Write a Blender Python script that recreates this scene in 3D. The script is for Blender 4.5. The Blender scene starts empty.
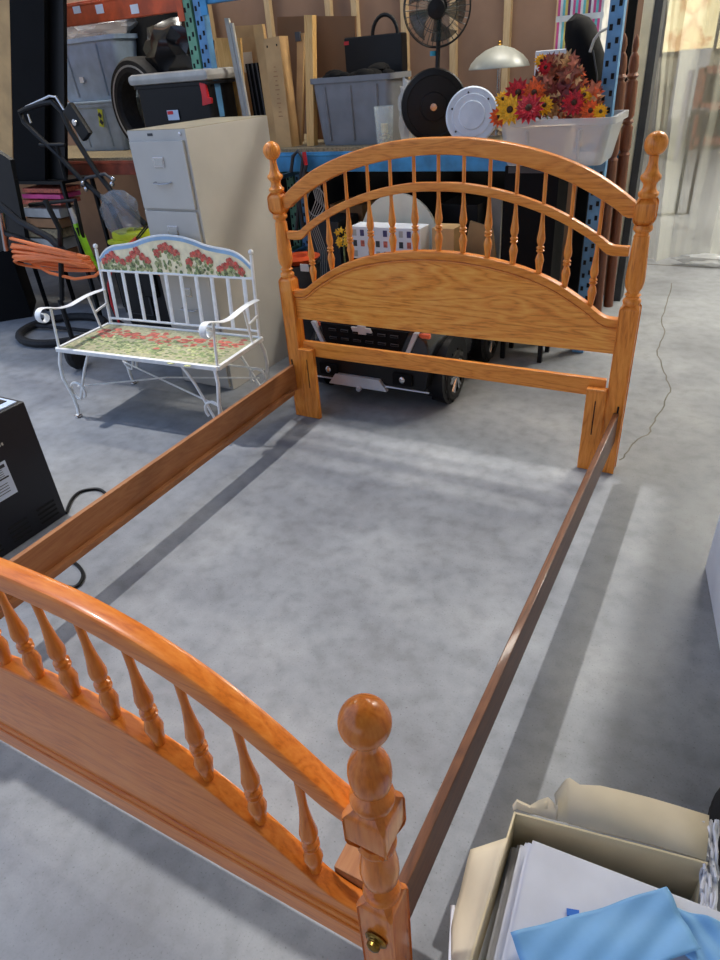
import bpy, bmesh, math, random
from mathutils import Vector, Matrix, Euler
random.seed(7)
S=bpy.context.scene; COL=S.collection; PI=math.pi
# ------------------------------------------------------------ camera
FPX=654.26; CX,CY,CZ=1.1002,-2.6818,1.6074
R3=(Matrix.Rotation(.5333,3,'Z')@Matrix.Rotation(1.0064,3,'X')@Matrix.Rotation(-.082,3,'Z'))
cd=bpy.data.cameras.new('camera'); cam=bpy.data.objects.new('camera',cd); COL.objects.link(cam)
cam.location=(CX,CY,CZ); cam.rotation_euler=R3.to_euler(); cd.sensor_fit='VERTICAL'; cd.sensor_height=36; cd.lens=36*FPX/960; cd.clip_start=.02
S.camera=cam
def at(u,v,x=None,y=None,z=None):
    d=R3@Vector(((u-360)/FPX,-(v-480)/FPX,-1))
    t=(x-CX)/d.x if x is not None else (y-CY)/d.y if y is not None else ((z or 0)-CZ)/d.z
    return Vector((CX,CY,CZ))+t*d
# ------------------------------------------------------------ materials
def lin(c): return tuple(((v/255+.055)/1.055)**2.4 if v/255>.04045 else v/255/12.92 for v in c)+(1,)
def base_mat(name,rough=.6,metal=0,coat=0,spec=.5):
    m=bpy.data.materials.new(name); m.use_nodes=True; b=m.node_tree.nodes['Principled BSDF']
    b.inputs['Roughness'].default_value=rough; b.inputs['Metallic'].default_value=metal
    b.inputs['Coat Weight'].default_value=coat; b.inputs['Coat Roughness'].default_value=.08; b.inputs['Specular IOR Level'].default_value=spec
    return m,m.node_tree.nodes,m.node_tree.links,b
def ramp(N,stops):
    r=N.new('ShaderNodeValToRGB'); e=r.color_ramp.elements
    while len(e)<len(stops): e.new(.5)
    for i,(p,c) in enumerate(stops): e[i].position=p; e[i].color=lin(c)
    return r
def mat(name,c,rough=.6,metal=0,var=.12,scale=9,coat=0,bump=0,c2=None,stretch=(1,1,1),spec=.5):
    m,N,L,b=base_mat(name,rough,metal,coat,spec)
    tc=N.new('ShaderNodeTexCoord'); mp=N.new('ShaderNodeMapping'); mp.inputs['Scale'].default_value=stretch
    n=N.new('ShaderNodeTexNoise'); n.inputs['Scale'].default_value=scale; n.inputs['Detail'].default_value=5
    L.new(tc.outputs['Object'],mp.inputs[0]); L.new(mp.outputs[0],n.inputs['Vector'])
    d=c2 or tuple(max(0,v*(1-var)) for v in c); l=tuple(min(255,v*(1+var*.5)) for v in c)
    r=ramp(N,[(.35,d),(.65,l if not c2 else c)]); L.new(n.outputs['Fac'],r.inputs[0]); L.new(r.outputs[0],b.inputs['Base Color'])
    if bump:
        bp=N.new('ShaderNodeBump'); bp.inputs['Strength'].default_value=bump; bp.inputs['Distance'].default_value=.01
        L.new(n.outputs['Fac'],bp.inputs['Height']); L.new(bp.outputs[0],b.inputs['Normal'])
    return m
def wood(name,axis,light,mid,dark,rough=.33,coat=.3,fig=1.0,sc=1.0):
    """axis = direction of the grain"""
    m,N,L,b=base_mat(name,rough,0,coat,.3)
    tc=N.new('ShaderNodeTexCoord'); mp=N.new('ShaderNodeMapping')
    s=[9*sc,9*sc,9*sc]; s['xyz'.index(axis)]=1.1*sc; mp.inputs['Scale'].default_value=s
    L.new(tc.outputs['Object'],mp.inputs[0])
    n1=N.new('ShaderNodeTexNoise'); n1.inputs['Scale'].default_value=1.3; n1.inputs['Detail'].default_value=2; n1.inputs['Distortion'].default_value=.6
    L.new(mp.outputs[0],n1.inputs['Vector'])
    mu=N.new('ShaderNodeMath'); mu.operation='MULTIPLY'; mu.inputs[1].default_value=9*fig; L.new(n1.outputs['Fac'],mu.inputs[0])
    fr=N.new('ShaderNodeMath'); fr.operation='PINGPONG'; fr.inputs[1].default_value=.5; L.new(mu.outputs[0],fr.inputs[0])
    n2=N.new('ShaderNodeTexNoise'); n2.inputs['Scale'].default_value=22; n2.inputs['Detail'].default_value=4
    L.new(mp.outputs[0],n2.inputs['Vector'])
    mx=N.new('ShaderNodeMath'); mx.operation='MULTIPLY_ADD'; mx.inputs[1].default_value=.55; L.new(fr.outputs[0],mx.inputs[0])
    m3=N.new('ShaderNodeMath'); m3.operation='MULTIPLY'; m3.inputs[1].default_value=.6; L.new(n2.outputs['Fac'],m3.inputs[0]); L.new(m3.outputs[0],mx.inputs[2])
    r=ramp(N,[(.1,light),(.5,mid),(.85,dark)]); L.new(mx.outputs[0],r.inputs[0]); L.new(r.outputs[0],b.inputs['Base Color'])
    bp=N.new('ShaderNodeBump'); bp.inputs['Strength'].default_value=.08; bp.inputs['Distance'].default_value=.002
    L.new(n2.outputs['Fac'],bp.inputs['Height']); L.new(bp.outputs[0],b.inputs['Normal'])
    return m
def floor_mat():
    m,N,L,b=base_mat('concrete',.8,spec=.3)
    tc=N.new('ShaderNodeTexCoord')
    def noise(s,d,dist=0):
        n=N.new('ShaderNodeTexNoise'); n.inputs['Scale'].default_value=s; n.inputs['Detail'].default_value=d; n.inputs['Distortion'].default_value=dist
        L.new(tc.outputs['Object'],n.inputs['Vector']); return n
    a=noise(2.2,9,.3); c=noise(15,9,.15); e=noise(170,2)
    r1=ramp(N,[(.3,(128,130,134)),(.5,(143,146,150)),(.72,(158,160,162))]); L.new(a.outputs['Fac'],r1.inputs[0])
    r2=ramp(N,[(.3,(220,220,220)),(.5,(242,242,242)),(.7,(255,255,255))]); L.new(c.outputs['Fac'],r2.inputs[0])
    r3=ramp(N,[(.24,(190,190,190)),(.36,(248,248,248)),(.75,(255,255,255))]); L.new(e.outputs['Fac'],r3.inputs[0])
    def mul(p,q):
        x=N.new('ShaderNodeMix'); x.data_type='RGBA'; x.blend_type='MULTIPLY'; x.inputs[0].default_value=1
        L.new(p,x.inputs[6]); L.new(q,x.inputs[7]); return x.outputs[2]
    L.new(mul(mul(r1.outputs[0],r2.outputs[0]),r3.outputs[0]),b.inputs['Base Color'])
    bp=N.new('ShaderNodeBump'); bp.inputs['Strength'].default_value=.06; bp.inputs['Distance'].default_value=.003
    L.new(c.outputs['Fac'],bp.inputs['Height']); L.new(bp.outputs[0],b.inputs['Normal'])
    rr=ramp(N,[(.3,(190,190,190)),(.7,(215,215,215))]); L.new(c.outputs['Fac'],rr.inputs[0]); L.new(rr.outputs[0],b.inputs['Roughness'])
    return m
def clear(name,c,alpha,rough=.15,trans=0):
    m,N,L,b=base_mat(name,rough); b.inputs['Base Color'].default_value=lin(c); b.inputs['Alpha'].default_value=alpha
    b.inputs['Transmission Weight'].default_value=trans; return m
def emis(name,c,s):
    m,N,L,b=base_mat(name,.5); b.inputs['Base Color'].default_value=lin(c); b.inputs['Emission Color'].default_value=lin(c); b.inputs['Emission Strength'].default_value=s; return m
OL,OM,OD=(244,162,72),(224,134,50),(160,78,26)
wx=wood('oak_grain_across','x',OL,OM,OD); wz=wood('oak_grain_upright','z',OL,OM,OD); wpan=wood('oak_panel_figured','x',(255,188,92),(238,148,60),(136,62,20),fig=1.25,sc=.8)
FLc,FMc,FDc=(228,140,60),(212,116,40),(160,76,24)
fx=wood('footboard_oak_across','x',FLc,FMc,FDc,.3,.22); fz=wood('footboard_oak_upright','z',FLc,FMc,FDc,.25,.4)
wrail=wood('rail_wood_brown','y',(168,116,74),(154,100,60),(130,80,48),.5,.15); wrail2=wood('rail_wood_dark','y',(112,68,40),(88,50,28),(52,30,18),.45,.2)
wdark=wood('stored_post_wood','z',(132,82,58),(112,66,46),(78,44,30),.4,.3)
pine=wood('pine_board','z',(226,188,128),(212,168,104),(184,138,78),.6,0)
studm=wood('stud_pine','z',(214,190,150),(200,172,132),(176,146,106),.7,0)
M=dict(
 conc=floor_mat(), wall=mat('wall_sheathing',(146,116,96),.9,var=.08,scale=3), wallw=mat('painted_wall',(222,216,192),.8,var=.05),
 dkceil=mat('roof_deck',(150,146,138),.9), crack=mat('crack_dirt',(104,101,92),.9), joint=mat('joint_dirt',(96,92,80),.9),
 white=mat('white_painted_metal',(240,240,236),.4,var=.04,scale=30), rust=mat('rusty_metal',(110,80,55),.8),
 cream=mat('cream_paint',(246,232,192),.5,var=.06,scale=25), skyb=mat('blue_border_paint',(150,184,214),.5,var=.1), red=mat('geranium_red',(206,84,72),.6,var=.25,scale=60), leaf=mat('leaf_green',(128,142,92),.7,var=.35,scale=60), leaf2=mat('pale_leaf_green',(176,178,126),.7,var=.3,scale=60), seatred=mat('faded_red_mosaic',(186,92,78),.5,var=.2,scale=60), pink=mat('geranium_pink',(206,110,90),.6,var=.2,scale=60),
 seat=mat('seat_mosaic',(196,188,150),.35,var=.2,scale=60,c2=(150,150,116)),
 putty=mat('putty_enamel',(186,182,174),.45,var=.03,scale=4), putty2=mat('putty_enamel_top',(164,154,130),.5,var=.05),chrome=mat('chrome',(200,200,202),.22,1,var=.05), putdk=mat('dark_gap',(60,58,54),.8),
 black=mat('black_plastic',(13,14,17),.45,var=.2,spec=.3), blackm=mat('black_matte',(9,9,11),.85,var=.25,scale=5,spec=.2), blackg=mat('black_gloss',(18,19,22),.22,var=.1,spec=.5), navy=mat('black_enamel_steel',(13,15,26),.4,var=.1),
 dgrey=mat('dark_grey',(58,60,64),.6), grey=mat('grey_tote_plastic',(118,121,126),.5,var=.06), bgrey=mat('bluegrey_tote_plastic',(160,180,200),.5,var=.08), lgrey=mat('light_grey_plastic',(178,176,170),.5,var=.08),
 bag=clear('clear_bag_film',(200,203,205),.45,.2), bagd=clear('smoky_bag_film',(150,155,160),.4,.2),
 orange=mat('orange_beam_paint',(206,84,36),.5,var=.15), dorange=mat('worn_orange_beam',(150,70,48),.6,var=.25), blue=mat('blue_beam_paint',(58,140,190),.45,var=.15), blue2=mat('blue_upright_paint',(92,146,192),.45,var=.15), green=mat('green_upright_paint',(104,160,130),.5,var=.15),
 hole=mat('upright_hole_black',(14,16,18),.9), board=mat('particle_board',(150,134,104),.85,var=.2,scale=60), kraft=mat('cardboard',(196,158,108),.85,var=.08,scale=6), kraftp=mat('pale_cardboard',(216,202,176),.85,var=.05,scale=5),kraftd=mat('cardboard_dark',(160,118,82),.85,var=.1), kraftin=mat('cardboard_inside',(222,206,170),.85,var=.05,scale=5),
 foam=mat('foam_sheet',(228,230,240),.5,var=.03,scale=10,bump=.1), tissue=mat('blue_paper',(136,194,246),.6,var=.05,scale=6,bump=.15), bluept=mat('bright_blue',(40,120,220),.5),
 cord=mat('orange_cord',(236,122,58),.5,var=.05,scale=4), lime=mat('lime_green_plastic',(150,214,40),.4), yel=mat('yellow_green_plastic',(196,206,40),.4), ored=mat('orange_red',(228,84,30),.5),
 redp=mat('red_plastic',(206,36,44),.4), paper=mat('white_paper',(228,230,234),.6,var=.03), ink=mat('ink',(40,42,52),.7), bluelab=mat('label_bluewhite',(190,204,226),.6,var=.03),
 rubber=mat('tyre_rubber',(26,26,28),.75,var=.3,scale=40,bump=.3), toy=mat('toy_black_paint',(24,27,36),.25,coat=.5,var=.05), silver=mat('silver_paint',(186,190,196),.35,.3,var=.05), lens=mat('orange_lens',(214,98,60),.3),
 beige=mat('cream_plastic',(232,228,208),.45,var=.03), lampsh=mat('frosted_lamp_shade',(150,152,144),.4,var=.06), platter=mat('white_platter',(206,216,228),.4,var=.05),
 glass=clear('glass',(225,235,235),.25,.05), bead=mat('ivory_beads',(216,204,160),.6,var=.2,scale=80), darkred=mat('maroon',(110,30,30),.6),
 tub=clear('clear_tote_plastic',(216,218,220),.42,.35), vinyl=clear('clear_vinyl',(222,222,206),.42,.18),
 y1=mat('petal_yellow',(240,184,30),.6,var=.12,scale=50), r1=mat('petal_red',(190,26,44),.6,var=.25,scale=50), o1=mat('petal_orange',(226,96,36),.6,var=.2,scale=50), br=mat('autumn_leaf_brown',(140,72,50),.7,var=.35,scale=40), tan=mat('autumn_leaf_tan',(204,160,110),.7,var=.2,scale=40), rose=mat('autumn_leaf_rose',(196,116,92),.7,var=.2,scale=40), core=mat('flower_core',(60,36,20),.8),
 stripeA=mat('stripe_white',(226,226,224),.5),stripeB=mat('stripe_pink',(214,80,140),.5),stripeC=mat('stripe_teal',(110,190,196),.5),stripeD=mat('stripe_yellow',(220,196,96),.5),stripeE=mat('stripe_plum',(110,50,90),.5),
 brass=mat('antique_brass',(150,116,56),.3,1,var=.3,scale=60), tealm=mat('teal_ring',(40,150,180),.4), cage=mat('fan_wire',(30,32,34),.4,.3), blade=clear('fan_blade_smoke',(40,60,60),.55,.2),
 glow=emis('lit_window',(236,216,160),1.0), tube=emis('lamp_tube',(255,236,200),9), brownb=mat('brown_board',(136,96,62),.7,var=.1,scale=3,stretch=(1,1,.1)), purple=mat('purple_blur',(70,66,110),.6), shelfw=mat('reddish_shelf_wood',(132,74,54),.6))
gm=M['glow']; gN=gm.node_tree.nodes; gL=gm.node_tree.links; gt_=gN.new('ShaderNodeTexCoord'); gn=gN.new('ShaderNodeTexNoise'); gn.inputs['Scale'].default_value=1.7; gn.inputs['Detail'].default_value=3
gr=ramp(gN,[(.32,(176,196,190)),(.45,(238,222,170)),(.55,(246,232,180)),(.64,(214,160,110)),(.75,(236,214,150))]); gL.new(gt_.outputs['Object'],gn.inputs['Vector']); gL.new(gn.outputs['Fac'],gr.inputs[0]); gL.new(gr.outputs[0],gN['Principled BSDF'].inputs['Emission Color'])
# ------------------------------------------------------------ builder
class MB:
    def __init__(s): s.bm=bmesh.new(); s.mats=[]; s.cur=0
    def m(s,mt):
        if isinstance(mt,str): mt=M[mt]
        if mt not in s.mats: s.mats.append(mt)
        s.cur=s.mats.index(mt); return s
    def _fin(s,vs,fs=None):
        fs=fs if fs is not None else {f for v in vs for f in v.link_faces}
        for f in fs: f.material_index=s.cur
        return s
    def box(s,c,d,rot=None,bev=0,taper=None):
        g=bmesh.ops.create_cube(s.bm,size=1)['verts']
        for v in g:
            v.co=Vector((v.co.x*d[0],v.co.y*d[1],v.co.z*d[2]))
            if taper and v.co.z<0: v.co.x*=taper[0]; v.co.y*=taper[1]
        T=Matrix.Translation(c)@(rot.to_4x4() if rot is not None else Matrix())
        bmesh.ops.transform(s.bm,matrix=T,verts=g)
        fs={f for v in g for f in v.link_faces}
        if bev:
            es=list({e for v in g for e in v.link_edges})
            r=bmesh.ops.bevel(s.bm,geom=es,offset=min(bev,min(d)*.45),segments=2,affect='EDGES',profile=.5)
            fs={f for f in fs if f.is_valid}|set(r['faces'])
        for f in fs:
            if f.is_valid: f.material_index=s.cur
        return s
    def ring_loft(s,rings,cap=True,closed=False):
        R=[[s.bm.verts.new(p) for p in r] for r in rings]; n=len(R[0]); fs=[]
        seq=list(zip(R,R[1:]))+([(R[-1],R[0])] if closed else [])
        for a,b in seq:
            for i in range(n):
                try: fs.append(s.bm.faces.new((a[i],a[(i+1)%n],b[(i+1)%n],b[i])))
                except ValueError: pass
        if cap and not closed:
            for r,fl in((R[0],1),(R[-1],0)):
                try: fs.append(s.bm.faces.new(r[::-1] if fl else r))
                except ValueError: pass
        for f in fs: f.material_index=s.cur
        return s
    def lathe(s,prof,o=(0,0,0),axis=None,n=24,sx=1,sy=1,cap=True):
        """prof: list (r,z)"""
        o=Vector(o); q=Vector((0,0,1)).rotation_difference(Vector(axis).normalized()) if axis is not None else None
        rings=[]
        for r,z in prof:
            ring=[]
            for i in range(n):
                p=Vector((max(r,1e-4)*math.cos(2*PI*i/n)*sx,max(r,1e-4)*math.sin(2*PI*i/n)*sy,z))
                ring.append(o+(q@p if q else p))
            rings.append(ring)
        return s.ring_loft(rings,cap=cap)
    def tube(s,pts,r,n=8,closed=False,flat=None):
        pts=[Vector(p) for p in pts]; rings=[]; N_=len(pts); up=Vector((0,0,1)); prev=None
        for i,p in enumerate(pts):
            a=pts[(i-1)%N_] if (i or closed) else p; b=pts[(i+1)%N_] if (i<N_-1 or closed) else p
            t=(b-a).normalized() if (b-a).length>1e-9 else Vector((0,0,1))
            if prev is None:
                u=t.cross(up); u=u.normalized() if u.length>.05 else t.cross(Vector((0,1,0))).normalized()
            else:
                u=prev-t*prev.dot(t); u=u.normalized() if u.length>1e-4 else t.cross(up).normalized()
            prev=u; w=t.cross(u); rr=r[i] if isinstance(r,(list,tuple)) else r
            ku,kw=flat or (1,1)
            rings.append([p+u*math.cos(2*PI*k/n)*rr*ku+w*math.sin(2*PI*k/n)*rr*kw for k in range(n)])
        return s.ring_loft(rings,closed=closed)
    def prism(s,poly,origin,U,V,depth):
        """poly in plane (U,V) extruded by vector depth"""
        o=Vector(origin);U=Vector(U);V=Vector(V);d=Vector(depth)
        a=[o+U*x+V*y for x,y in poly]; b=[p+d for p in a]
        A=[s.bm.verts.new(p) for p in a];B=[s.bm.verts.new(p) for p in b];n=len(A);fs=[]
        fs.append(s.bm.faces.new(A[::-1]));fs.append(s.bm.faces.new(B))
        for i in range(n): fs.append(s.bm.faces.new((A[i],A[(i+1)%n],B[(i+1)%n],B[i])))
        for f in fs: f.material_index=s.cur
        return s
    def grid(s,fn,nu,nv):
        V=[[s.bm.verts.new(fn(i/nu,j/nv)) for j in range(nv+1)] for i in range(nu+1)]
        for i in range(nu):
            for j in range(nv):
                f=s.bm.faces.new((V[i][j],V[i+1][j],V[i+1][j+1],V[i][j+1])); f.material_index=s.cur
        return s
    def sphere(s,c,r,seg=16,sc=(1,1,1)):
        nv=seg//2+1; rings=[]
        for j in range(nv+1):
            ph=PI*(j+.02 if j==0 else j-.02 if j==nv else j)/nv; q=math.sin(ph)
            rings.append([Vector((c[0]+r*sc[0]*q*math.cos(2*PI*i/seg),c[1]+r*sc[1]*q*math.sin(2*PI*i/seg),c[2]+r*sc[2]*math.cos(ph))) for i in range(seg)])
        return s.ring_loft(rings)
    def build(s,name,parent=None,smooth=True,solid=0):
        bm=s.bm; bmesh.ops.recalc_face_normals(bm,faces=bm.faces)
        me=bpy.data.meshes.new(name); bm.to_mesh(me); bm.free()
        for mt in s.mats: me.materials.append(mt)
        if smooth:
            for p in me.polygons: p.use_smooth=True
            me.set_sharp_from_angle(angle=math.radians(38))
        o=bpy.data.objects.new(name,me); COL.objects.link(o)
        if parent:
            o.parent=parent
            ml=parent.location; inv=W(parent).inverted(); me.transform(inv) if s_local else None
        if smooth: o.modifiers.new('weighted_normal','WEIGHTED_NORMAL').keep_sharp=True
        if solid:
            md=o.modifiers.new('thickness','SOLIDIFY'); md.thickness=solid; md.offset=0
        return o
s_local=True
def W(o):
    m=Matrix.LocRotScale(o.location,o.rotation_euler,o.scale)
    return W(o.parent)@m if o.parent else m
def smooth(pts,k=5):
    P_=[Vector(p) for p in pts]; out=[]
    for i in range(len(P_)-1):
        a,b,c,d=P_[max(i-1,0)],P_[i],P_[i+1],P_[min(i+2,len(P_)-1)]
        for j in range(k):
            t=j/k; out.append(.5*((2*b)+(c-a)*t+(2*a-5*b+4*c-d)*t*t+(3*b-3*c+d-a)*t**3))
    return out+[P_[-1]]
def tag(o,label=None,cat=None,group=None,kind=None):
    if label: o['label']=label
    if cat: o['category']=cat
    if group: o['group']=group
    if kind: o['kind']=kind
    return o
def empty(name,loc,label,cat,group=None,rz=0):
    o=bpy.data.objects.new(name,None); COL.objects.link(o); o.location=loc; o.rotation_euler=(0,0,rz); o.empty_display_size=.1
    return tag(o,label,cat,group)
def struct(mb,name,parent=None,**k):
    o=mb.build(name,parent,**k)
    if not parent: o['kind']='structure'
    return o
def B(m): return MB().m(m)
def copy_tree(o,parent=None):
    c=o.copy(); COL.objects.link(c); c.parent=parent
    for ch in [x for x in o.children]: copy_tree(ch,c)
    return c
def interp(tab):
    def f(x):
        x=abs(x)
        for (a,fa),(b,fb) in zip(tab,tab[1:]):
            if x<=b:
                i=tab.index((a,fa)); t=(x-a)/(b-a)
                p0=tab[i-1] if i>0 else (2*a-b if a else -b,tab[i+1][1] if a==0 else fa); p3=tab[i+2] if i+2<len(tab) else (b+(b-a),fb)
                m0=(fb-p0[1])/(b-p0[0]); m1=(p3[1]-fa)/(p3[0]-a) if i+2<len(tab) else (fb-fa)/(b-a)
                h=b-a; t2=t*t;t3=t2*t
                return (2*t3-3*t2+1)*fa+(t3-2*t2+t)*h*m0+(-2*t3+3*t2)*fb+(t3-t2)*h*m1
        return tab[-1][1]
    return f
def arch(mb,x0,x1,top,bot,y0,y1,n=60,bev=.006,xs=None):
    """bar following two curves, rounded edges, section in yz swept along x"""
    rings=[]
    xs=xs or [x0+(x1-x0)*i/n for i in range(n+1)]
    for x in xs:
        t,b=top(x),bot(x); e=min(bev,(t-b)*.3); k=e*.3
        rings.append([(x,y0+e,b),(x,y0+k,b+k),(x,y0,b+e),(x,y0,t-e),(x,y0+k,t-k),(x,y0+e,t),(x,y1-e,t),(x,y1-k,t-k),(x,y1,t-e),(x,y1,b+e),(x,y1-k,b+k),(x,y1-e,b)])
    return mb.ring_loft([[Vector(p) for p in r] for r in rings])
def square_block(mb,x,y,z0,z1,h,chamf=.014,topch=True,botch=True):
    """square post section whose ends are rounded off towards the turning"""
    def sq(z,a,e=.003,rnd=0):
        pts=[]
        for sx,sy in((-1,-1),(1,-1),(1,1),(-1,1)):
            for k in (0,1):
                c=Vector((sx*a,sy*a,0)); d=Vector((-sx*e,0,0)) if (k==(0 if sx*sy>0 else 1)) else Vector((0,-sy*e,0))
                c=c+d; pts.append(c)
        if rnd:
            pts=[p.normalized()*(p.length*(1-rnd)+a*rnd) for p in pts]
        return [Vector((x+p.x,y+p.y,z)) for p in pts]
    r=[]
    if botch: r+=[sq(z0,h*.86,.012,.9),sq(z0+chamf*.5,h*.95,.01,.5),sq(z0+chamf,h,.006,.12)]
    else: r+=[sq(z0,h-.002),sq(z0+.003,h)]
    r.append(sq(z0+chamf*1.6 if botch else z0+.01,h)); r.append(sq(z1-chamf*1.6 if topch else z1-.01,h))
    if topch: r+=[sq(z1-chamf,h,.006,.12),sq(z1-chamf*.5,h*.95,.01,.5),sq(z1,h*.86,.012,.9)]
    else: r+=[sq(z1,h)]
    return mb.ring_loft(r)
# ------------------------------------------------------------ the setting
fl=B('conc').grid(lambda a,b:Vector((-8+15*a,-8+23*b,0)),30,40); struct(fl,'floor')
jx=at(636,60,y=2.40).x+.04; wbk=B('wall').box(((jx-6.5)/2,2.54,2.1),(jx+6.5,.06,4.2)).m(studm)
for u in(210,270,330,356,405,454,508,560): wbk.box((at(u,20,y=2.49).x,2.49,2.1),(.045,.05,4.2))
struct(wbk,'wall_back')
struct(B('wallw').box((-6.5,1.0,2.1),(.12,3.0,4.2)),'wall_left')
j0,j1,j2=[at(u,60,y=2.40).x for u in(636,647,655)]
struct(B('wallw').box(((j0+j1)/2,2.47,2.1),(j1-j0,.14,4.2),bev=.01).m('dgrey').box(((j1+j2)/2,2.47,2.1),(j2-j1,.15,4.2)),'trim_1')
struct(B('dkceil').box((-.5,7.4,4.2),(14,14.6,.1)),'ceiling')
struct(B('wallw').box((-.5,14.5,2.1),(14,.1,4.2)),'wall_far')
struct(B('wallw').box((6.2,9.0,2.1),(.1,11,4.2)).box((2.35,-2.2,2.1),(.1,11.4,4.2)),'wall_right_sky_block')  # second, nearer wall is unseen, added to block sky from the right
struct(B('dkceil').box((1.0,-4.0,3.2),(2.8,8.2,.1)),'ceiling')  # unseen canopy, set low to keep sun and sky off the right side
# floor joint and crack
struct(B('joint').box((1.9,3.46,.0006),(3.0,.012,.001)),'trim_2')  # dark line of the floor joint
cr=[(672,283),(668,303),(661,322),(665,335),(657,350),(664,372),(670,388),(666,402),(655,418),(650,432),(636,442),(626,455),(618,462)]
cp=[at(u,v) for u,v in cr]; cpts=[]
for a,b in zip(cp,cp[1:]):
    for k in range(4): cpts.append(a.lerp(b,k/4)+Vector((random.uniform(-.008,.008),random.uniform(-.008,.008),0)))
cm=B('crack')
for i,(a,b) in enumerate(zip(cpts,cpts[1:])):
    d=(b-a).normalized(); n=Vector((-d.y,d.x,0))*.0035; z=Vector((0,0,.0008))
    f=cm.bm.faces.new([cm.bm.verts.new(p) for p in (a-n+z,a+n+z,b+n+z,b-n+z)])
struct(cm,'trim_3',smooth=False)
# ------------------------------------------------------------ the bed
HB=.8
head=empty('bed_headboard',(0,0,0),'honey oak spindle headboard with arched top rail and ball-topped posts','headboard')
top=interp([(0,1.347),(.1,1.345),(.2,1.336),(.3,1.320),(.4,1.297),(.5,1.266),(.6,1.226),(.7,1.168),(.765,1.122)])
tlo=interp([(0,1.285),(.1,1.281),(.2,1.270),(.3,1.253),(.4,1.229),(.5,1.196),(.6,1.152),(.7,1.096),(.735,1.070),(.765,1.068)])
s1=interp([(0,1.184),(.1,1.182),(.2,1.170),(.3,1.150),(.4,1.121),(.5,1.084),(.6,1.034),(.66,.998),(.70,.972),(.765,.968)])
s2=interp([(0,1.150),(.1,1.147),(.2,1.135),(.3,1.114),(.4,1.086),(.5,1.048),(.6,.998),(.65,.965),(.69,.934),(.765,.932)])
p1=interp([(0,.914),(.1,.911),(.2,.901),(.3,.884),(.4,.859),(.5,.822),(.6,.767),(.65,.735),(.69,.706),(.72,.694),(.765,.692)])
arch(B(wx),-.765,.765,top,tlo,-.019,.019,80,.008).build('top_rail',head)
arch(B(wx),-.765,.765,s1,s2,-.014,.014,80,.005).build('middle_rail',head)
pn=arch(B(wpan),-.765,.765,lambda x:p1(x)-.02,lambda x:.544,-.009,.011,80,.004)
arch(pn.m(wx),-.765,.765,p1,lambda x:p1(x)-.034,-.021,.018,80,.005)
arch(pn,-.765,.765,lambda x:p1(x)-.0375,lambda x:p1(x)-.048,-.0155,.012,80,.003)
pn.build('panel',head)
B(wx).box((0,0,.39),(1.50,.022,.08),bev=.004).build('lower_rail',head)
def turned_post(parent,x,y,H,scale=1,low=0.755,blk=(1.043,1.14),ball=1.309,m=None,h=.0365,fb=False,m2=None):
    mb=B(m or wz)
    square_block(mb,x,y,0,low,h,botch=False)
    b0,b1=blk; L=b0-low
    prof=[(.030,low-.004),(.0335,low+.004),(.0345,low+.010),(.031,low+.017),(.025,low+.021),(.0245,low+.027),(.031,low+.034),(.0235,low+.040)]
    if not fb: prof+=[(.023,low+.046),(.0315,low+.062),(.0355,low+.085),(.0355,low+.105),(.034,low+.14),(.031,low+.19),(.0285,b0-.045),(.0275,b0-.036),(.024,b0-.033),(.0235,b0-.026),(.030,b0-.020),(.0345,b0-.014),(.0345,b0-.007),(.030,b0+.002)]
    else: prof+=[(.027,low+.046),(.0325,low+.056),(.035,low+.075),(.0345,low+.095),(.030,b0-.045),(.0265,b0-.030),(.025,b0-.024),(.031,b0-.018),(.034,b0-.012),(.034,b0-.006),(.030,b0+.002)]
    mb.lathe(prof,(x,y,0),n=28)
    square_block(mb,x,y,b0,b1,h*(1.06 if fb else 1),chamf=.016)
    d=ball-b1
    if not fb: pr=[(.030,b1-.003),(.034,b1+.003),(.0355,b1+.009),(.035,b1+.014),(.027,b1+.020),(.0225,b1+.030),(.022,b1+.040),(.025,b1+.047),(.034,b1+.056),(.0355,b1+.063),(.034,b1+.070),(.026,b1+.077),(.021,b1+.088),(.017,b1+.105),(.0155,b1+.12),(.016,ball-.036)]
    else: pr=[(.034,b1-.003),(.036,b1+.004),(.0365,b1+.010),(.035,b1+.016),(.028,b1+.024),(.024,b1+.030),(.0265,b1+.034),(.0315,b1+.042),(.0335,b1+.055),(.0345,b1+.072),(.033,b1+.088),(.0275,b1+.103),(.019,b1+.116),(.0155,b1+.126),(.0155,b1+.136),(.018,ball-.034)]
    mb.lathe(pr,(x,y,0),n=28)
    mb.lathe([(.039*math.sin(PI*k/18),ball-.039*math.cos(PI*k/18)) for k in range(1,18)],(x,y,0),n=32)
    return mb.build('post',parent)
for s in(-1,1):
    turned_post(head,s*HB,0,1.35,m=wz)
    mb=B(wz).box((s*.722,-.0245,.194),(.083,.024,.386),bev=.003).m('hole').box((s*.722,-.0372,.26),(.004,.001,.16)).m(wz).box((s*.722,-.03,.392),(.083,.036,.012),bev=.005)
    mb.build('support_leg',head)
    B('hole').box((s*.816,-.0372,.305),(.007,.001,.05)).build('hook_slot',head)
def spindle(parent,x,y,zt,zb,m,ringf=.42,s=1.0):
    L=min(.235,(zt-zb)*.9)*1.0
    pr=[(.0065,zb-.004),(.008,zb),(.0115,zb+.035),(.0136,zb+.05),(.011,zb+.066),(.0068,zb+.079),(.0118,zb+.084),(.0122,zb+.088),(.0082,zb+.092),(.0122,zb+.097),(.0118,zb+.101),(.0078,zb+.106),(.0118,zb+.120),(.0126,zb+.132),(.009,zb+.165),(.0068,zb+.195),(.0058,zb+.215),(.0056,zt+.006)]
    pr=[(r*s,z) for r,z in pr if z<=zt+.006]
    return B(m).lathe(pr,(x,y,0),n=14).build('spindle',parent)
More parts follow.
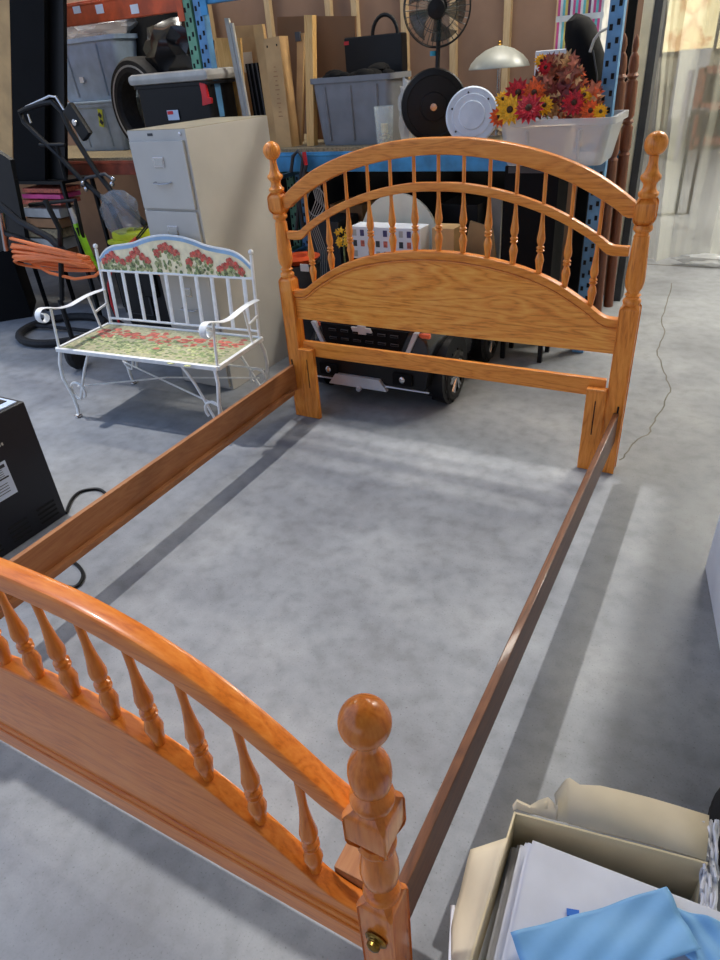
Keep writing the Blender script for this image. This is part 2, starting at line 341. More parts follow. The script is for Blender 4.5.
for k in range(-6,7): 
    x=k*.108; spindle(head,x,0,tlo(x),p1(x),wz,s=1.3)
# footboard
FY=-2.178; FX=.778
foot=empty('bed_footboard',(0,FY,0),'glossy oak footboard with turned spindles and ball post nearest the camera','footboard')
ft=interp([(0,.852),(.1,.85),(.2,.844),(.3,.828),(.4,.802),(.5,.762),(.6,.702),(.68,.643),(.74,.606)])
fb=interp([(0,.795),(.1,.793),(.2,.786),(.3,.768),(.4,.742),(.5,.700),(.6,.640),(.68,.580),(.74,.552)])
fp=interp([(0,.520),(.1,.518),(.2,.508),(.3,.486),(.4,.450),(.5,.396),(.6,.326),(.66,.285),(.70,.272),(.743,.270)])
arch(B(fx),-.745,.745,ft,fb,FY-.02,FY+.022,80,.011).build('top_rail',foot)
pn=arch(B(fx),-.745,.745,fp,lambda x:.20,FY-.021,FY+.021,80,.005)
arch(pn,-.745,.745,lambda x:.232,lambda x:.14,FY-.027,FY+.022,10,.006)
arch(pn,-.745,.745,lambda x:.218,lambda x:.206,FY-.031,FY+.02,10,.004)
pn.build('panel',foot)
for s in(-1,1):
    turned_post(foot,s*FX,FY,.87,low=.355,blk=(.530,.640),ball=.826,m=fz,fb=True)
    ks=B('brass'); o=(s*FX,FY-.036,.245); ks.lathe([(.022,0),(.0225,.002),(.019,.0045),(.017,.004),(.016,.006),(.013,.0065),(.012,.009),(.0135,.011),(.0125,.016),(.008,.019),(.001,.020)],o,axis=(0,-1,0),n=20,sx=1,sy=1).build('brass_bolt_cover',foot)
    B(wrail).box((s*.70,FY+.05,.245),(.085,.055,.10),bev=.004).build('corner_block',foot)
for k in range(12):
    x=(k-5.5)*.115; spindle(foot,x,FY,fb(x),fp(x),fz,s=1.42)
# side rails
def rail(name,label,sx,m,ml):
    a=Vector((sx*.812,-.04,0)); b=Vector((sx*.792,FY+.037,0)); d=(b-a); L=d.length; ang=math.atan2(d.y,d.x)
    o=empty(name,(0,0,0),label,'bed rail','side rails of the bed')
    rot=Matrix.Rotation(ang+PI/2,3,'Z'); c=(a+b)/2
    off=rot@Vector((0,0,0))
    B(m).box((c.x,c.y,.232),(.022,L,.142),rot=rot,bev=.003).build('board',o)
    B(ml).box((c.x-sx*.024,c.y,.176),(.026,L-.12,.026),rot=rot,bev=.003).build('slat_ledge',o)
    return o
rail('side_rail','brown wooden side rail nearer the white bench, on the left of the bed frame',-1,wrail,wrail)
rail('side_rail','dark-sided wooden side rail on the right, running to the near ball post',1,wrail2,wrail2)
# ------------------------------------------------------------ white bench
BW,BD,BZ=1.07,.42,.40
bench=empty('garden_bench',(0,0,0),'small white iron bench with red geraniums painted on back and seat','bench')
Mb=MB
def bp(b): pass
mb=B('seat').box((0,0,BZ),(BW-.03,BD-.03,.006))
random.seed(3)
for i in range(330):
    x=random.uniform(-.48,.48); y=random.gauss(.0,.06)-.04
    mm='leaf' if random.random()<.55 else 'leaf2'
    mb.m(mm).sphere((x,y-.02,BZ+.003),random.uniform(.012,.026),8,(1,.6,.06))
for i in range(130):
    x=random.uniform(-.48,.48); y=random.gauss(.07,.04)
    mb.m('seatred' if random.random()<.6 else 'pink').sphere((x,y,BZ+.0035),random.uniform(.012,.022),8,(1.2,.7,.06))
mb.build('seat',bench)
fr=B('white')
for y in(-BD/2,BD/2): fr.box((0,y,BZ-.004),(BW,.022,.022),bev=.003)
for x in(-BW/2,BW/2): fr.box((x,0,BZ-.004),(.022,BD,.022),bev=.003)
fr.build('seat_frame',bench)
def lean(z): return BD/2+.0+(z-BZ)*.10
bt=interp([(0,.908),(.09,.902),(.17,.885),(.24,.864),(.32,.852),(.40,.841),(.46,.815),(.508,.775)])
bk=B('cream')
n=50; xs=[-.508+1.016*i/n for i in range(n+1)]
def slab(lo,hi,yo,th):
    rings=[]
    for x in xs:
        a,b=lo(x),hi(x); rings.append([Vector((x,lean(a)-yo,a)),Vector((x,lean(b)-yo,b)),Vector((x,lean(b)-yo+th,b)),Vector((x,lean(a)-yo+th,a))])
    bk.ring_loft(rings)
slab(lambda x:.708,lambda x:bt(x)-.003,0,.008)
bk.m('skyb'); slab(lambda x:max(.712,bt(x)-.022),lambda x:bt(x)-.004,.0015,.002)
random.seed(5)
for cx_,hh in((-.405,.80),(-.225,.825),(-.02,.862),(.19,.83),(.385,.79)):
    for i in range(60):
        z=random.uniform(.716,hh-.03); x=cx_+random.uniform(-.085,.085)
        bk.m('leaf' if random.random()<.5 else 'leaf2').sphere((x,lean(z)-.002,z),random.uniform(.007,.013),8,(1,.1,1))
    for i in range(5):
        z=hh-.005-abs(i-2)*.022+random.uniform(-.008,.008); x=cx_+(i-2)*.033
        for k in range(5):
            a=k*2*PI/5; bk.m('red' if k%2 else 'pink').sphere((x+.013*math.cos(a),lean(z)-.003,z+.013*math.sin(a)),.012,8,(1,.12,1))
bk.build('back_panel',bench)
fr=B('white')
def T(pts,r=.006,**k): fr.tube([Vector(p) for p in pts],r,**k)
T([(x,lean(bt(x))+.003,bt(x)) for x in xs],.006)
for z in(.708,BZ+.035): T([(-.518,lean(z),z),(.518,lean(z),z)],.007)
for s in(-1,1):
    T([(s*.520,lean(BZ-.01),BZ-.01),(s*.520,lean(.825),.825)],.009); fr.sphere((s*.520,lean(.84),.84),.014,12)
fr.build('back_frame',bench)
for k in range(10):
    x=-.46+k*.92/9
    B('white').tube([(x,lean(BZ+.03),BZ+.03),(x,lean(.71),.71)],.0095,n=6,flat=(1.35,.6)).build('back_slat',bench)
for s in(-1,1):
    fr=B('white')
    AR=smooth([(s*.525,lean(.60),.600),(s*.527,.14,.604),(s*.53,.06,.600),(s*.53,-.04,.590),(s*.53,-.12,.600),(s*.53,-.19,.624),(s*.53,-.235,.632),(s*.53,-.262,.61),(s*.53,-.262,.58),(s*.53,-.24,.562),(s*.53,-.215,.568),(s*.53,-.208,.588),(s*.53,-.222,.602)],4); T(AR,.011,flat=(1.9,.45),n=8)
    T([(s*.527,-.17,.617),(s*.527,-.20,BZ)],.007); T([(s*.525,.10,.602),(s*.525,.13,BZ)],.007); T([(s*.525,.12,.50),(s*.522,lean(.52),.52)],.007)
    fr.build('armrest',bench)
    for f in(-1,1):
        fr=B('white'); y=f*BD/2
        T([(s*.515,y,BZ-.01),(s*.53,y+f*.015,.32),(s*.525,y+f*.03,.24),(s*.505,y+f*.02,.13),(s*.50,y+f*.02,.05),(s*.50,y+f*.03,.004)],.0095)
        cc=[(s*(.462+.05*math.cos(a)),y+f*.01,.16+.05*math.sin(a)) for a in [k*PI/8 for k in range(-4,11)]]
        T([(s*.31,y,BZ-.01),(s*.37,y,.30),(s*.42,y+f*.005,.20)]+cc,.0075)
        fr.m('rust').box((s*.50,y+f*.032,.008),(.03,.035,.016),bev=.004)
        fr.build('leg',bench)
fr=B('white'); T([(-.49,-.19,.17),(0,0,.20),(.49,.19,.17)],.005); T([(-.49,.19,.17),(.49,-.19,.17)],.005); T([(-.52,.205,.22),(.52,.205,.22)],.005)
fr.build('cross_brace',bench)
bench.location=(-1.556,-.225,0); bench.rotation_euler=(0,0,.075)
# ------------------------------------------------------------ filing cabinet
fc=empty('filing_cabinet',(0,0,0),'tall beige steel filing cabinet behind the white bench','filing cabinet')
W_,D_,H_=.404,.68,1.40
B('putty').box((0,0,H_/2),(W_,D_,H_),bev=.004).m('putty2').box((0,0,H_+.001),(W_-.004,D_-.004,.003)).build('body',fc)
for k in range(4):
    z=H_-.045-.165-k*.336
    d=B('putty').box((0,-D_/2-.008,z),(W_-.03,.018,.325),bev=.004).build('drawer',fc)
    B('chrome').box((0,-D_/2-.019,z+.065),(.075,.006,.05),bev=.002).m('putty').box((0,-D_/2-.0225,z+.065),(.06,.002,.034)).build('label_holder',d)
    h=B('chrome').tube([(-.055,-D_/2-.017,z-.03),(-.05,-D_/2-.034,z-.033),(0,-D_/2-.04,z-.035),(.05,-D_/2-.034,z-.033),(.055,-D_/2-.017,z-.03)],.006,n=8,flat=(1.5,.6)); h.build('handle',d)
B('chrome').lathe([(.009,0),(.009,.005),(.001,.006)],(W_/2-.035,-D_/2-.001,H_-.02),axis=(0,-1,0),n=14).build('lock',fc)
B('dgrey').box((-.04,-D_/2-.001,H_-.02),(.035,.003,.012)).build('maker_plate',fc)
fc.location=(-1.575,.46,0); fc.rotation_euler=(0,0,-.03)
# ------------------------------------------------------------ pallet rack
RY=1.35; RB=2.28; ZS=1.155
rack=empty('pallet_rack',(0,RY,0),'blue and orange steel pallet rack along the garage back wall','pallet rack')
def beam(x0,x1,z0,z1,y,m):
    mb=B(m).box(((x0+x1)/2,y,(z0+z1)/2),(x1-x0,.045,z1-z0),bev=.005)
    mb.box(((x0+x1)/2,y-.024,z1-.018),(x1-x0-.1,.006,.012),bev=.002)
    for x in(x0,x1): mb.box((x,y-.03,(z0+z1)/2-.02),(.05,.012,(z1-z0)+.07))
    return mb.build('beam',rack)
XR=at(612,60,y=RY).x; XL=at(206,40,y=RY).x; XG=XL-.09; XO=-6.0
zb=at(330,172,y=RY-.03).z
beam(XL+.05,XR-.05,zb,ZS-.005,RY,'blue'); beam(XL+.05,XR-.05,zb,ZS-.005,RB,'blue')
zo=at(120,9,y=RY-.03).z; beam(XO,XG-.05,zo-.055,zo+.075,RY,'orange'); pass
for u_ in(76,99,134):
    q_=at(u_,9,y=RY-.03); B('paper').box((q_.x,RY-.0245,q_.z-.0),(.07,.003,.05)).build('sticker',rack)
zl=at(110,166,y=RY-.03).z; beam(XO,XG-.05,zl-.065,zl+.035,RY,'dorange'); beam(XO,XG-.05,zl-.065,zl+.035,RB,'dorange')
zt=at(330,-16,y=RY-.03).z; beam(XL+.05,XR-.05,zt-.01,zt+.12,RY,'blue')
B('board').box(((XL+XR)/2,(RY+RB)/2,ZS+.006),(XR-XL-.09,RB-RY+.03,.022)).build('shelf_board',rack)
B('board').box(((XO+XG)/2,(RY+RB)/2,zl+.046),(XG-XO-.1,RB-RY+.03,.02)).build('shelf_board',rack)
def upright(x,y,m,w=.07,h=3.2):
    mb=B(m).box((x,y,h/2),(w,.06,h),bev=.004).m('hole')
    z=.1
    while z<h-.05:
        for s in(-1,1): mb.box((x+s*w*.24,y-.0305,z+(.0 if s<0 else .02)),(.016,.002,.026))
        z+=.075
    mb.build('upright',rack)
    return x
for x,m in((XL,'blue2'),(XG,'green'),(XR,'blue2')):
    upright(x,RY,m)
    if x<XR: upright(x,RB,m,h=1.25)
    for k in range(5):
        if x<XR and k<2: B(m).box((x,(RY+RB)/2,.3+k*.6),(.03,RB-RY-.06,.03)).build('brace',rack)
SH=ZS+.018   # surface of the middle shelf
# ------------------------------------------------------------ things on the middle shelf
def tote(mb,m,x0,x1,y0,y1,z0,z1,tp=.86,rim=.02,ribs=3):
    cx,cy=(x0+x1)/2,(y0+y1)/2; w,d,h=x1-x0,y1-y0,z1-z0; r=.04
    def rr(z,k,rad):
        pts=[];a,b=w/2*k,d/2*k
        for sx,sy,a0 in((1,1,0),(-1,1,PI/2),(-1,-1,PI),(1,-1,1.5*PI)):
            for j in range(4):
                t=a0+j*PI/6; pts.append(Vector((cx+sx*(a-rad)+rad*math.cos(t),cy+sy*(b-rad)+rad*math.sin(t),z)))
        return pts
    mb.m(m).ring_loft([rr(z0,tp-.02,r),rr(z0+.02,tp,r),rr(z1-rim*1.6,.97,r),rr(z1-rim*1.5,1.03,r),rr(z1,1.03,r),rr(z1,.96,r),rr(z1-.05,.94,r),rr(z0+.03,tp-.03,r)],cap=True)
    for i in range(ribs):
        x=cx+(i-(ribs-1)/2)*w/(ribs+.3); a=Vector((x,y0+d*(1-tp)*.5-.004,z0+.03)); b=Vector((cx+(x-cx)*1.06,y0+.006,z1-rim*2.4))
        mb.tube([a,b],.011,n=6)
    return mb
ya=RY+.08
a=at(309,79,y=ya); b=at(391,74,y=ya)
gt=empty('storage_tote',(a.x,ya,SH),'grey open plastic tote on the blue rack shelf, filled with black things','tote')
tote(MB(),'grey',a.x,b.x,ya,ya+.30,SH,a.z,.86).build('tub',gt)
bb=B('blackm')
for k in range(14):
    bb.sphere((random.uniform(a.x+.06,b.x-.08),ya+random.uniform(.06,.24),a.z-.01+random.uniform(0,.04)),random.uniform(.03,.06),10,(1.3,1,.6))
tag(bb.build('black_fabric'),'heap of black cloth poking out of the grey tote','cloth')
# laptop-bag like black case behind the tote
c0=at(346,38,y=ya+.42); c1=at(405,80,y=ya+.42)
bag=empty('carry_case',(c0.x,ya+.42,SH),'flat black carry case with loop handle standing behind the grey tote','case')
zc=c0.z
B('black').box(((c0.x+c1.x)/2,ya+.43,(SH+zc)/2),(c1.x-c0.x,.09,zc-SH),bev=.01).m('redp').box((c0.x+.02,ya+.383,zc-.03),(.035,.003,.02)).build('body',bag)
h0=at(374,38,y=ya+.42); h1=at(400,60,y=ya+.42); r_=(h1.x-h0.x)/2; mx=(h0.x+h1.x)/2
B('black').tube([(mx-r_*math.cos(t),ya+.40,zc-.01+.11*math.sin(t)) for t in [k*PI/12 for k in range(13)]],.012).build('handle',bag)
# plastic bag beside tote
p0=at(403,60,y=ya+.1)
def crumple(name,label,cat,c,sz,m,seed,group=None,n=14):
    random.seed(seed); mb=B(m)
    g=bmesh.ops.create_icosphere(mb.bm,subdivisions=3,radius=1)['verts']
    for v in g:
        d=v.co.normalized(); k=1+.13*math.sin(d.x*7+seed)*math.cos(d.z*8)+.10*math.sin(d.y*11+d.z*5+seed)+random.uniform(-.05,.05)
        v.co=Vector((c[0]+d.x*k*sz[0],c[1]+d.y*k*sz[1],max(c[2]-sz[2]*.8,c[2]+d.z*k*sz[2])))
    mb._fin(g); return tag(mb.build(name),label,cat,group)
crumple('plastic_bag','clear plastic bag slumped between grey tote and the fan base','bag',(at(407,100,y=ya+.05).x,ya+.05,SH+.155),(.05,.06,.18),M['bag'],4)
# candle vase
v0=at(385,141,y=RY+.03); vz=SH
va=empty('glass_vase',(v0.x,RY+.03,vz),'ribbed clear glass vase with cream candle in front of the grey tote','vase')
vp=[(.044,vz),(.048,vz+.004)]+[(.048+.010*k/9+.003*(k%2),vz+.02+k*.0215) for k in range(10)]
B('glass').lathe(vp+[(r-.003,z) for r,z in vp[::-1]],(v0.x,RY+.03,0),n=24).build('glass_cup',va)
B('bead').lathe([(.02,vz+.07),(.022,vz+.072),(.022,vz+.12),(.001,vz+.121)],(v0.x,RY+.03,0),n=16).build('candle',va)
mb=B('bead')
for k in range(50):
    t=random.uniform(0,2*PI); rr=random.uniform(.0,.028); mb.sphere((v0.x+rr*math.cos(t),RY+.03+rr*math.sin(t),vz+.012+random.uniform(0,.05)),.008,6)
mb.build('pebbles',va)['kind']='stuff'
# pedestal fan
fy=RY+.12
fc0=at(437,8,y=fy); fb0=at(434,106,y=fy); R_=(at(468,8,y=fy).x-at(406,8,y=fy).x)/2
fan=empty('pedestal_fan',(fb0.x,fy,SH),'black pedestal fan standing upright on the rack shelf','fan')
nrm=Vector((.35,-1,-.1)).normalized()
rb=(fb0.z-SH)*1.0
B('black').lathe([(rb*.98,.0),(rb,.006),(rb*.97,.016),(rb*.82,.022),(rb*.80,.018),(rb*.4,.024),(rb*.38,.03),(rb*.16,.034),(.001,.034)],(fb0.x,fy,SH+rb),axis=nrm,n=40).m('chrome').lathe([(.02,.034),(.02,.04),(.001,.041)],(fb0.x,fy,SH+rb),axis=nrm,n=14).build('weighted_base',fan)
fr=B('black').tube([(fb0.x,fy+.03,SH+rb),(fc0.x,fy+.04,fc0.z)],.013); fr.m('tealm').tube([at(433,56,y=fy+.03),at(433,51,y=fy+.03)],.019); fr.build('pole',fan)
cg=B('cage'); q=Vector((0,0,1)).rotation_difference(nrm)
def fp_(r,t,h): return fc0+q@Vector((r*math.cos(t),r*math.sin(t),h))
for r,h in((R_,.0),(R_*.98,.02),(R_*.98,-.03),(R_*.6,.05),(R_*.6,-.06)): cg.tube([fp_(r,2*PI*k/40,h) for k in range(40)],.004 if h==0 else .0022,n=5,closed=True)
for k in range(36):
    t=2*PI*k/36
    for sg in(1,-1): cg.tube([fp_(.05,t,sg*.055),fp_(R_*.6,t,sg*.052),fp_(R_*.99,t,sg*.01)],.0013,n=4)
cg.build('cage',fan)
B('black').lathe([(.05,.062),(.045,.075),(.001,.08)],fc0,axis=nrm,n=20).build('hub_cap',fan); hb=B('black').lathe([(.055,-.12),(.055,-.05),(.001,-.045)],fc0,axis=nrm,n=20); hb.build('motor_housing',fan)
bl=B('blade')
for k in range(5):
    t0=2*PI*k/5
    bl.grid(lambda a,b,t0=t0: fp_(.04+a*(R_*.86-.04),t0+(b-.5)*(.5+.55*a)+.3*a,(b-.5)*.05),8,6)
bl.build('blade_set',fan,solid=.003)
# white platter leaning
wp=at(472,111,y=RY+.02); rw=(at(497,111,y=RY).x-at(447,111,y=RY).x)/2; nr=Vector((.35,-1,.25)).normalized()
pl=B('platter').lathe([(rw,.0),(rw*1.0,.006),(rw*.94,.012),(rw*.75,.010),(rw*.73,.015),(rw*.5,.014),(rw*.48,.020),(rw*.2,.020),(.001,.021)],(wp.x,RY+.02,SH+rw*.97),axis=nr,n=40)
for k in range(6):
    t=k*PI/3; qq=Vector((0,0,1)).rotation_difference(nr); pl.m('dgrey').sphere(Vector((wp.x,RY+.02,SH+rw*.97))+qq@Vector((rw*.8*math.cos(t),rw*.8*math.sin(t),.012)),.006,8)
tag(pl.build('round_platter'),'round white plastic disc leaning beside the black fan base','disc')
# table lamp
ly=RY+.45; lc=at(499,67,y=ly); lr=(at(528,67,y=ly).x-at(470,67,y=ly).x)/2; lt=at(500,44,y=ly)
lamp=empty('table_lamp',(lc.x,ly,SH),'chrome table lamp with frosted dome shade on the rack shelf','lamp')
hz=lt.z-lc.z
B('lampsh').lathe([(lr,lc.z-.005),(lr,lc.z),(lr*.93,lc.z+hz*.22),(lr*.75,lc.z+hz*.5),(lr*.45,lc.z+hz*.78),(lr*.15,lc.z+hz*.92),(.012,lc.z+hz*.95)],(lc.x,ly,0),n=36).m('brass').lathe([(.015,lt.z-.012),(.018,lt.z-.004),(.008,lt.z+.004),(.011,lt.z+.012),(.001,lt.z+.02)],(lc.x,ly,0),n=16).build('lamp_shade',lamp)
fr=B('chrome').tube([(lc.x,ly,SH+.01),(lc.x,ly,lc.z+.03)],.010)
fr.lathe([(.02,SH+.17),(.024,SH+.175),(.024,SH+.20),(.01,SH+.21)],(lc.x,ly,0),n=16); fr.build('pole',lamp)
B('chrome').lathe([(.085,SH),(.085,SH+.008),(.03,SH+.02),(.012,SH+.03)],(lc.x,ly,0),n=28).build('base',lamp)
# leaning boards and cartons (left part of the shelf)
def leaning(name,label,cat,pts,y,th,m,group=None,extra=None):
    """board standing on the shelf: bottom left, bottom right, top right, top left pixels on plane y"""
    P=[at(u,v,y=y) for u,v in pts]; mb=B(m)
    A=[mb.bm.verts.new(p) for p in P]; Bk=[mb.bm.verts.new(p+Vector((0,th,0))) for p in P]
    mb.bm.faces.new(A);mb.bm.faces.new(Bk[::-1])
    for i in range(4): mb.bm.faces.new((A[i],A[(i+1)%4],Bk[(i+1)%4],Bk[i]))
    if extra: extra(mb,P)
    return tag(mb.build(name,smooth=False),label,cat,group)
def marks(mb,P):
    mb.m('hole')
    for t in(.12,.18): pass
    a=P[3].lerp(P[2],.35); 
    for fx_,fz_ in((.2,.07),(.8,.07)):
        p=P[3].lerp(P[2],fx_).lerp(P[0].lerp(P[1],fx_),fz_); mb.box((p.x,p.y-.001,p.z),(.008,.003,.012))
    mb.m('kraftd')
    for k in range(12):
        p=P[3].lerp(P[2],.5).lerp(P[0].lerp(P[1],.5),.25+.04*k); mb.box((p.x,p.y-.001,p.z),(.012+.01*(k%3),.002,.006))
leaning('cardboard_carton','long upright cardboard carton with dark printing, tilted on the blue rack shelf','carton',[(278,149),(292,149),(279,36),(263,39)],RY+.06,.10,M['kraft'],extra=marks)
leaning('cardboard_sheet','thin pale cardboard length leaning behind the printed carton','cardboard',[(271,149),(283,149),(262,24),(253,25)],RY+.2,.03,M['kraft'])
leaning('brown_board','wide brown board standing behind the long cardboard carton','board',[(281,149),(302,149),(307,16),(277,17)],RY+.36,.02,M['brownb'])
leaning('pine_board','pale pine plank standing left of the dark brown panel','board',[(307,148),(314,148),(312,15),(304,15)],RY+.10,.05,pine)
leaning('brown_board','dark brown panel standing behind the grey tote','panel',[(314,148),(357,148),(355,16),(313,16)],RY+.50,.02,M['brownb'])
leaning('wooden_stick','narrow wooden stick with metal clamp between brown board and pine plank','stick',[(296,146),(301,146),(304,33),(297,33)],RY+.18,.02,M['kraft'],extra=lambda mb,P:mb.m('dgrey').box((P[3].x+.01,P[3].y-.006,P[3].z-.02),(.035,.02,.05)).m('bluept').box((P[0].x+.012,P[0].y-.006,P[0].z+.05),(.03,.02,.05)))
leaning('plywood_sheet','light plywood sheet standing beside the red-latched cooler','board',[(226,118),(246,118),(240,38),(215,38)],RY+.25,.02,pine)
leaning('plywood_sheet','square of plywood with a taped label standing behind the metal strip','board',[(232,118),(262,118),(256,25),(232,26)],RY+.45,.02,M['kraft'],extra=lambda mb,P:mb.m('kraftp').box((P[0].lerp(P[2],.6).x,P[0].y-.002,P[0].lerp(P[2],.62).z),(.13,.003,.12)))
leaning('metal_strip','narrow silvery strip leaning across the plywood behind the filing cabinet','strip',[(243,118),(247,118),(228,18),(224,18)],RY+.1,.02,M['lgrey'])
leaning('metal_strip','second thin silver strip leaning just right of the wider one','strip',[(247.5,118),(249.5,118),(232,23),(229.5,23)],RY+.1,.02,M['lgrey'])
leaning('black_rack_grille','black wire grille leaning behind the cardboard carton','grille',[(258,140),(276,140),(262,62),(245,64)],RY+.24,.02,M['blackm'],extra=lambda mb,P:[mb.m('dgrey').tube([P[3].lerp(P[2],k)+Vector((0,-.01,0)),P[0].lerp(P[1],k)+Vector((0,-.01,-0))],.005) for k in(.2,.45,.7)])
# back-row boxes
def boxpx(name,label,cat,u0,v0,u1,v1,y,d,m,base=None,bev=.004,group=None,extra=None,parent=None):
    a=at(u0,v1,y=y); b=at(u1,v0,y=y); z0=base if base is not None else a.z
    mb=B(m).box(((a.x+b.x)/2,y+d/2,(z0+b.z)/2),(b.x-a.x,d,b.z-z0),bev=bev)
    if extra: extra(mb,a.x,b.x,z0,b.z,y)
    return tag(mb.build(name,parent),label,cat,group)
boxpx('white_box','white box with pink lettering behind the autumn flowers','box',533,48,575,90,RY+.30,.2,M['paper'],base=SH,extra=lambda mb,x0,x1,z0,z1,y:[mb.m('stripeB').box((x0+.03+.02*k,y-.001,z1-.025),(.014,.002,.008)) for k in range(6)])
def stripes(mb,x0,x1,z0,z1,y):
    cs=['stripeB','stripeA','stripeC','stripeD','stripeE','stripeA','stripeB','stripeC']
    n=18
    for k in range(n):
        mb.m(cs[k%8]).box((x0+(k+.5)*(x1-x0)/n,y-.002,(z0+z1)/2),((x1-x0)/n*.98,.004,z1-z0-.01))
    for z in(z1-.12,z1-.30): mb.m('stripeA').box(((x0+x1)/2,y-.006,z),(x1-x0+.01,.006,.028))
boxpx('striped_box','tall colourful striped carton with white bands beside the blue upright','box',552,-12,606,90,RY+.55,.25,M['stripeA'],base=SH,extra=stripes)
# black golf-bag shaped cover
g0=at(583,112,y=RY+.12); g1=at(580,48,y=RY+.12); g2=at(573,30,y=RY+.12); g3=at(583,12,y=RY+.12)
gb=empty('golf_bag',(g0.x,RY+.12,SH),'black padded golf bag with light strap beside the blue upright','bag')
pa=at(592,112,y=RY+.14); 
mb=B('blackm').tube([(pa.x,RY+.2,SH),(at(590,85,y=RY+.2)),at(588,60,y=RY+.2),at(583,45,y=RY+.2),at(580,32,y=RY+.2),at(578,20,y=RY+.2),at(580,14,y=RY+.2)],[.10,.105,.105,.105,.10,.075,.03],n=20,flat=(1,.8)); mb.build('cover',gb)
B('lgrey').tube([at(610,27,y=RY+.1),at(600,32,y=RY+.08),at(594,40,y=RY+.09),at(590,52,y=RY+.1)],.007).build('strap',gb)
B('dgrey').tube([at(593,50,y=RY+.1),at(597,75,y=RY+.1),at(598,105,y=RY+.1)],.004).build('zip',gb)
# ------------------------------------------------------------ black cabinets at right, clear bin, flowers
CY1=RY-.28
a=at(505,166,y=CY1); b=at(560,166,y=CY1)
zc=a.z
def speaker_extra(mb,x0,x1,z0,z1,y): mb.m('dgrey').box(((x0+x1)/2-.02,y-.001,z1-.02),(x1-x0-.08,.003,.03))
bcx=(a.x+b.x)/2; bcw=b.x-a.x
bcab=empty('black_cabinet',(bcx,CY1+.12,0),'tall black cabinet under the clear tote of autumn flowers','cabinet')
B('blackm').box((bcx,CY1+.12,(zc+.16)/2),(bcw,.24,zc-.16),bev=.004).m('dgrey').box((bcx-.02,CY1-.001,zc-.02),(bcw-.08,.003,.03)).build('body',bcab)
for sx in(-1,1):
    for yy in(.03,.21): B('black').box((bcx+sx*(bcw/2-.03),CY1+yy,.082),(.025,.025,.164)).build('leg',bcab)
boxpx('black_cabinet','dark narrow cabinet just left of the stored wooden bed posts','cabinet',563,180,590,330,RY+.16,.3,M['blackm'],base=0)
b1=at(497,123,y=CY1-.06); b2=at(622,115,y=CY1-.06)
zrim=(b1.z+b2.z)/2
bx0,bx1=b1.x,at(606,121,y=CY1-.06).x+.035
bin_=empty('clear_tote',((bx0+bx1)/2,CY1,zc),'translucent plastic tote of autumn flowers on the black cabinet','tote')
tote(MB(),'tub',bx0,bx1,CY1-.06,CY1+.34,zc+.003,zrim,.86,ribs=2).build('tub',bin_)
boxpx('cardboard_carton','brown carton packed inside the clear flower tote','carton',520,128,566,150,CY1+.02,.2,M['kraftp'],base=zc+.03)
def leafmesh(mb,p,s,m):
    mb.m(m); nrm=Vector((random.uniform(-.8,.8),-1,random.uniform(-.3,.9))).normalized(); q=Vector((0,0,1)).rotation_difference(nrm); a0=random.uniform(0,6.28)
    c=mb.bm.verts.new(p); ring=[]
    for k in range(10):
        r=s*(1 if k%2==0 else .45); t=a0+k*2*PI/10; ring.append(mb.bm.verts.new(p+q@Vector((r*math.cos(t),r*math.sin(t),-.2*r))))
    for k in range(10):
        f=mb.bm.faces.new((c,ring[k],ring[(k+1)%10])); f.material_index=mb.cur
fyy=CY1+.05
random.seed(11)
lf=MB()
for k in range(620):
    t=random.random(); u=random.uniform(528,592) if t<.75 else random.uniform(560,598); 
    v=random.uniform(58,112) if t<.75 else random.uniform(88,116)
    if t<.75 and abs(u-560)>12+26*(v-58)/50: continue
    p=at(u,v,y=fyy+.04+random.uniform(-.05,.08)); leafmesh(lf,p,random.uniform(.028,.05),random.choice(['br','br','tan','o1','br','br','rose','darkred']))
o=lf.build('leaf_garland',smooth=False); tag(o,'heap of brown and russet artificial autumn leaves in the clear tote','artificial leaves',kind='stuff')
ws=at(545,108,y=fyy); hsk=B('tan')
for k in range(7):
    u=535+k*5; p=at(u,116,y=fyy+.02); q2=at(u+(k-3)*1.5+2,88+abs(k-3)*2,y=fyy+.03); hsk.tube([p,p.lerp(q2,.5),q2],[.012,.02,.004],n=6,flat=(1,.4))
tag(hsk.build('corn_husk'),'bunch of pale tan corn husks in the middle of the flower tote','corn husk')
def flower(u,v,r,m,label,y,dirv=(0.3,-1,.35)):
    r*=1.5; p=at(u,v,y=y); mb=B(m); n=Vector(dirv)+Vector((random.uniform(-.2,.2),0,random.uniform(-.2,.2))); q=Vector((0,0,1)).rotation_difference(n.normalized())
    for ly_ in range(2):
        for k in range(14):
            t=2*PI*(k+.5*ly_)/14; rr=r*(1-.28*ly_); w=.20*r; z=.006+.008*ly_
            pts=[(0.15*rr,0,z),(.55*rr,w,z+.006),(rr,0,z-.004+.006*random.random()),(.55*rr,-w,z+.006)]
            vs=[mb.bm.verts.new(p+q@Vector((a*math.cos(t)-b*math.sin(t),a*math.sin(t)+b*math.cos(t),c))) for a,b,c in pts]
            f=mb.bm.faces.new(vs); f.material_index=mb.cur
    mb.m('core').lathe([(r*.22,.004),(r*.22,.016),(r*.12,.024),(.001,.026)],p,axis=q@Vector((0,0,1)),n=12)
    mb.m('leaf').tube([p,p+Vector((.0,.05,-.03)),p+Vector((.01,.09,-.1))],.003,n=5)
    return tag(mb.build('artificial_flower',smooth=False),label,'artificial flower','artificial flowers in the clear tote')
flower(510,110,.050,'y1','large yellow artificial daisy drooping over the clear tote rim',fyy-.12)
flower(529,109,.052,'r1','deep red artificial daisy at the tote rim right of the large yellow one',fyy-.12)
flower(499,117,.036,'o1','coral orange artificial bloom, leftmost over the tote rim',fyy-.11)
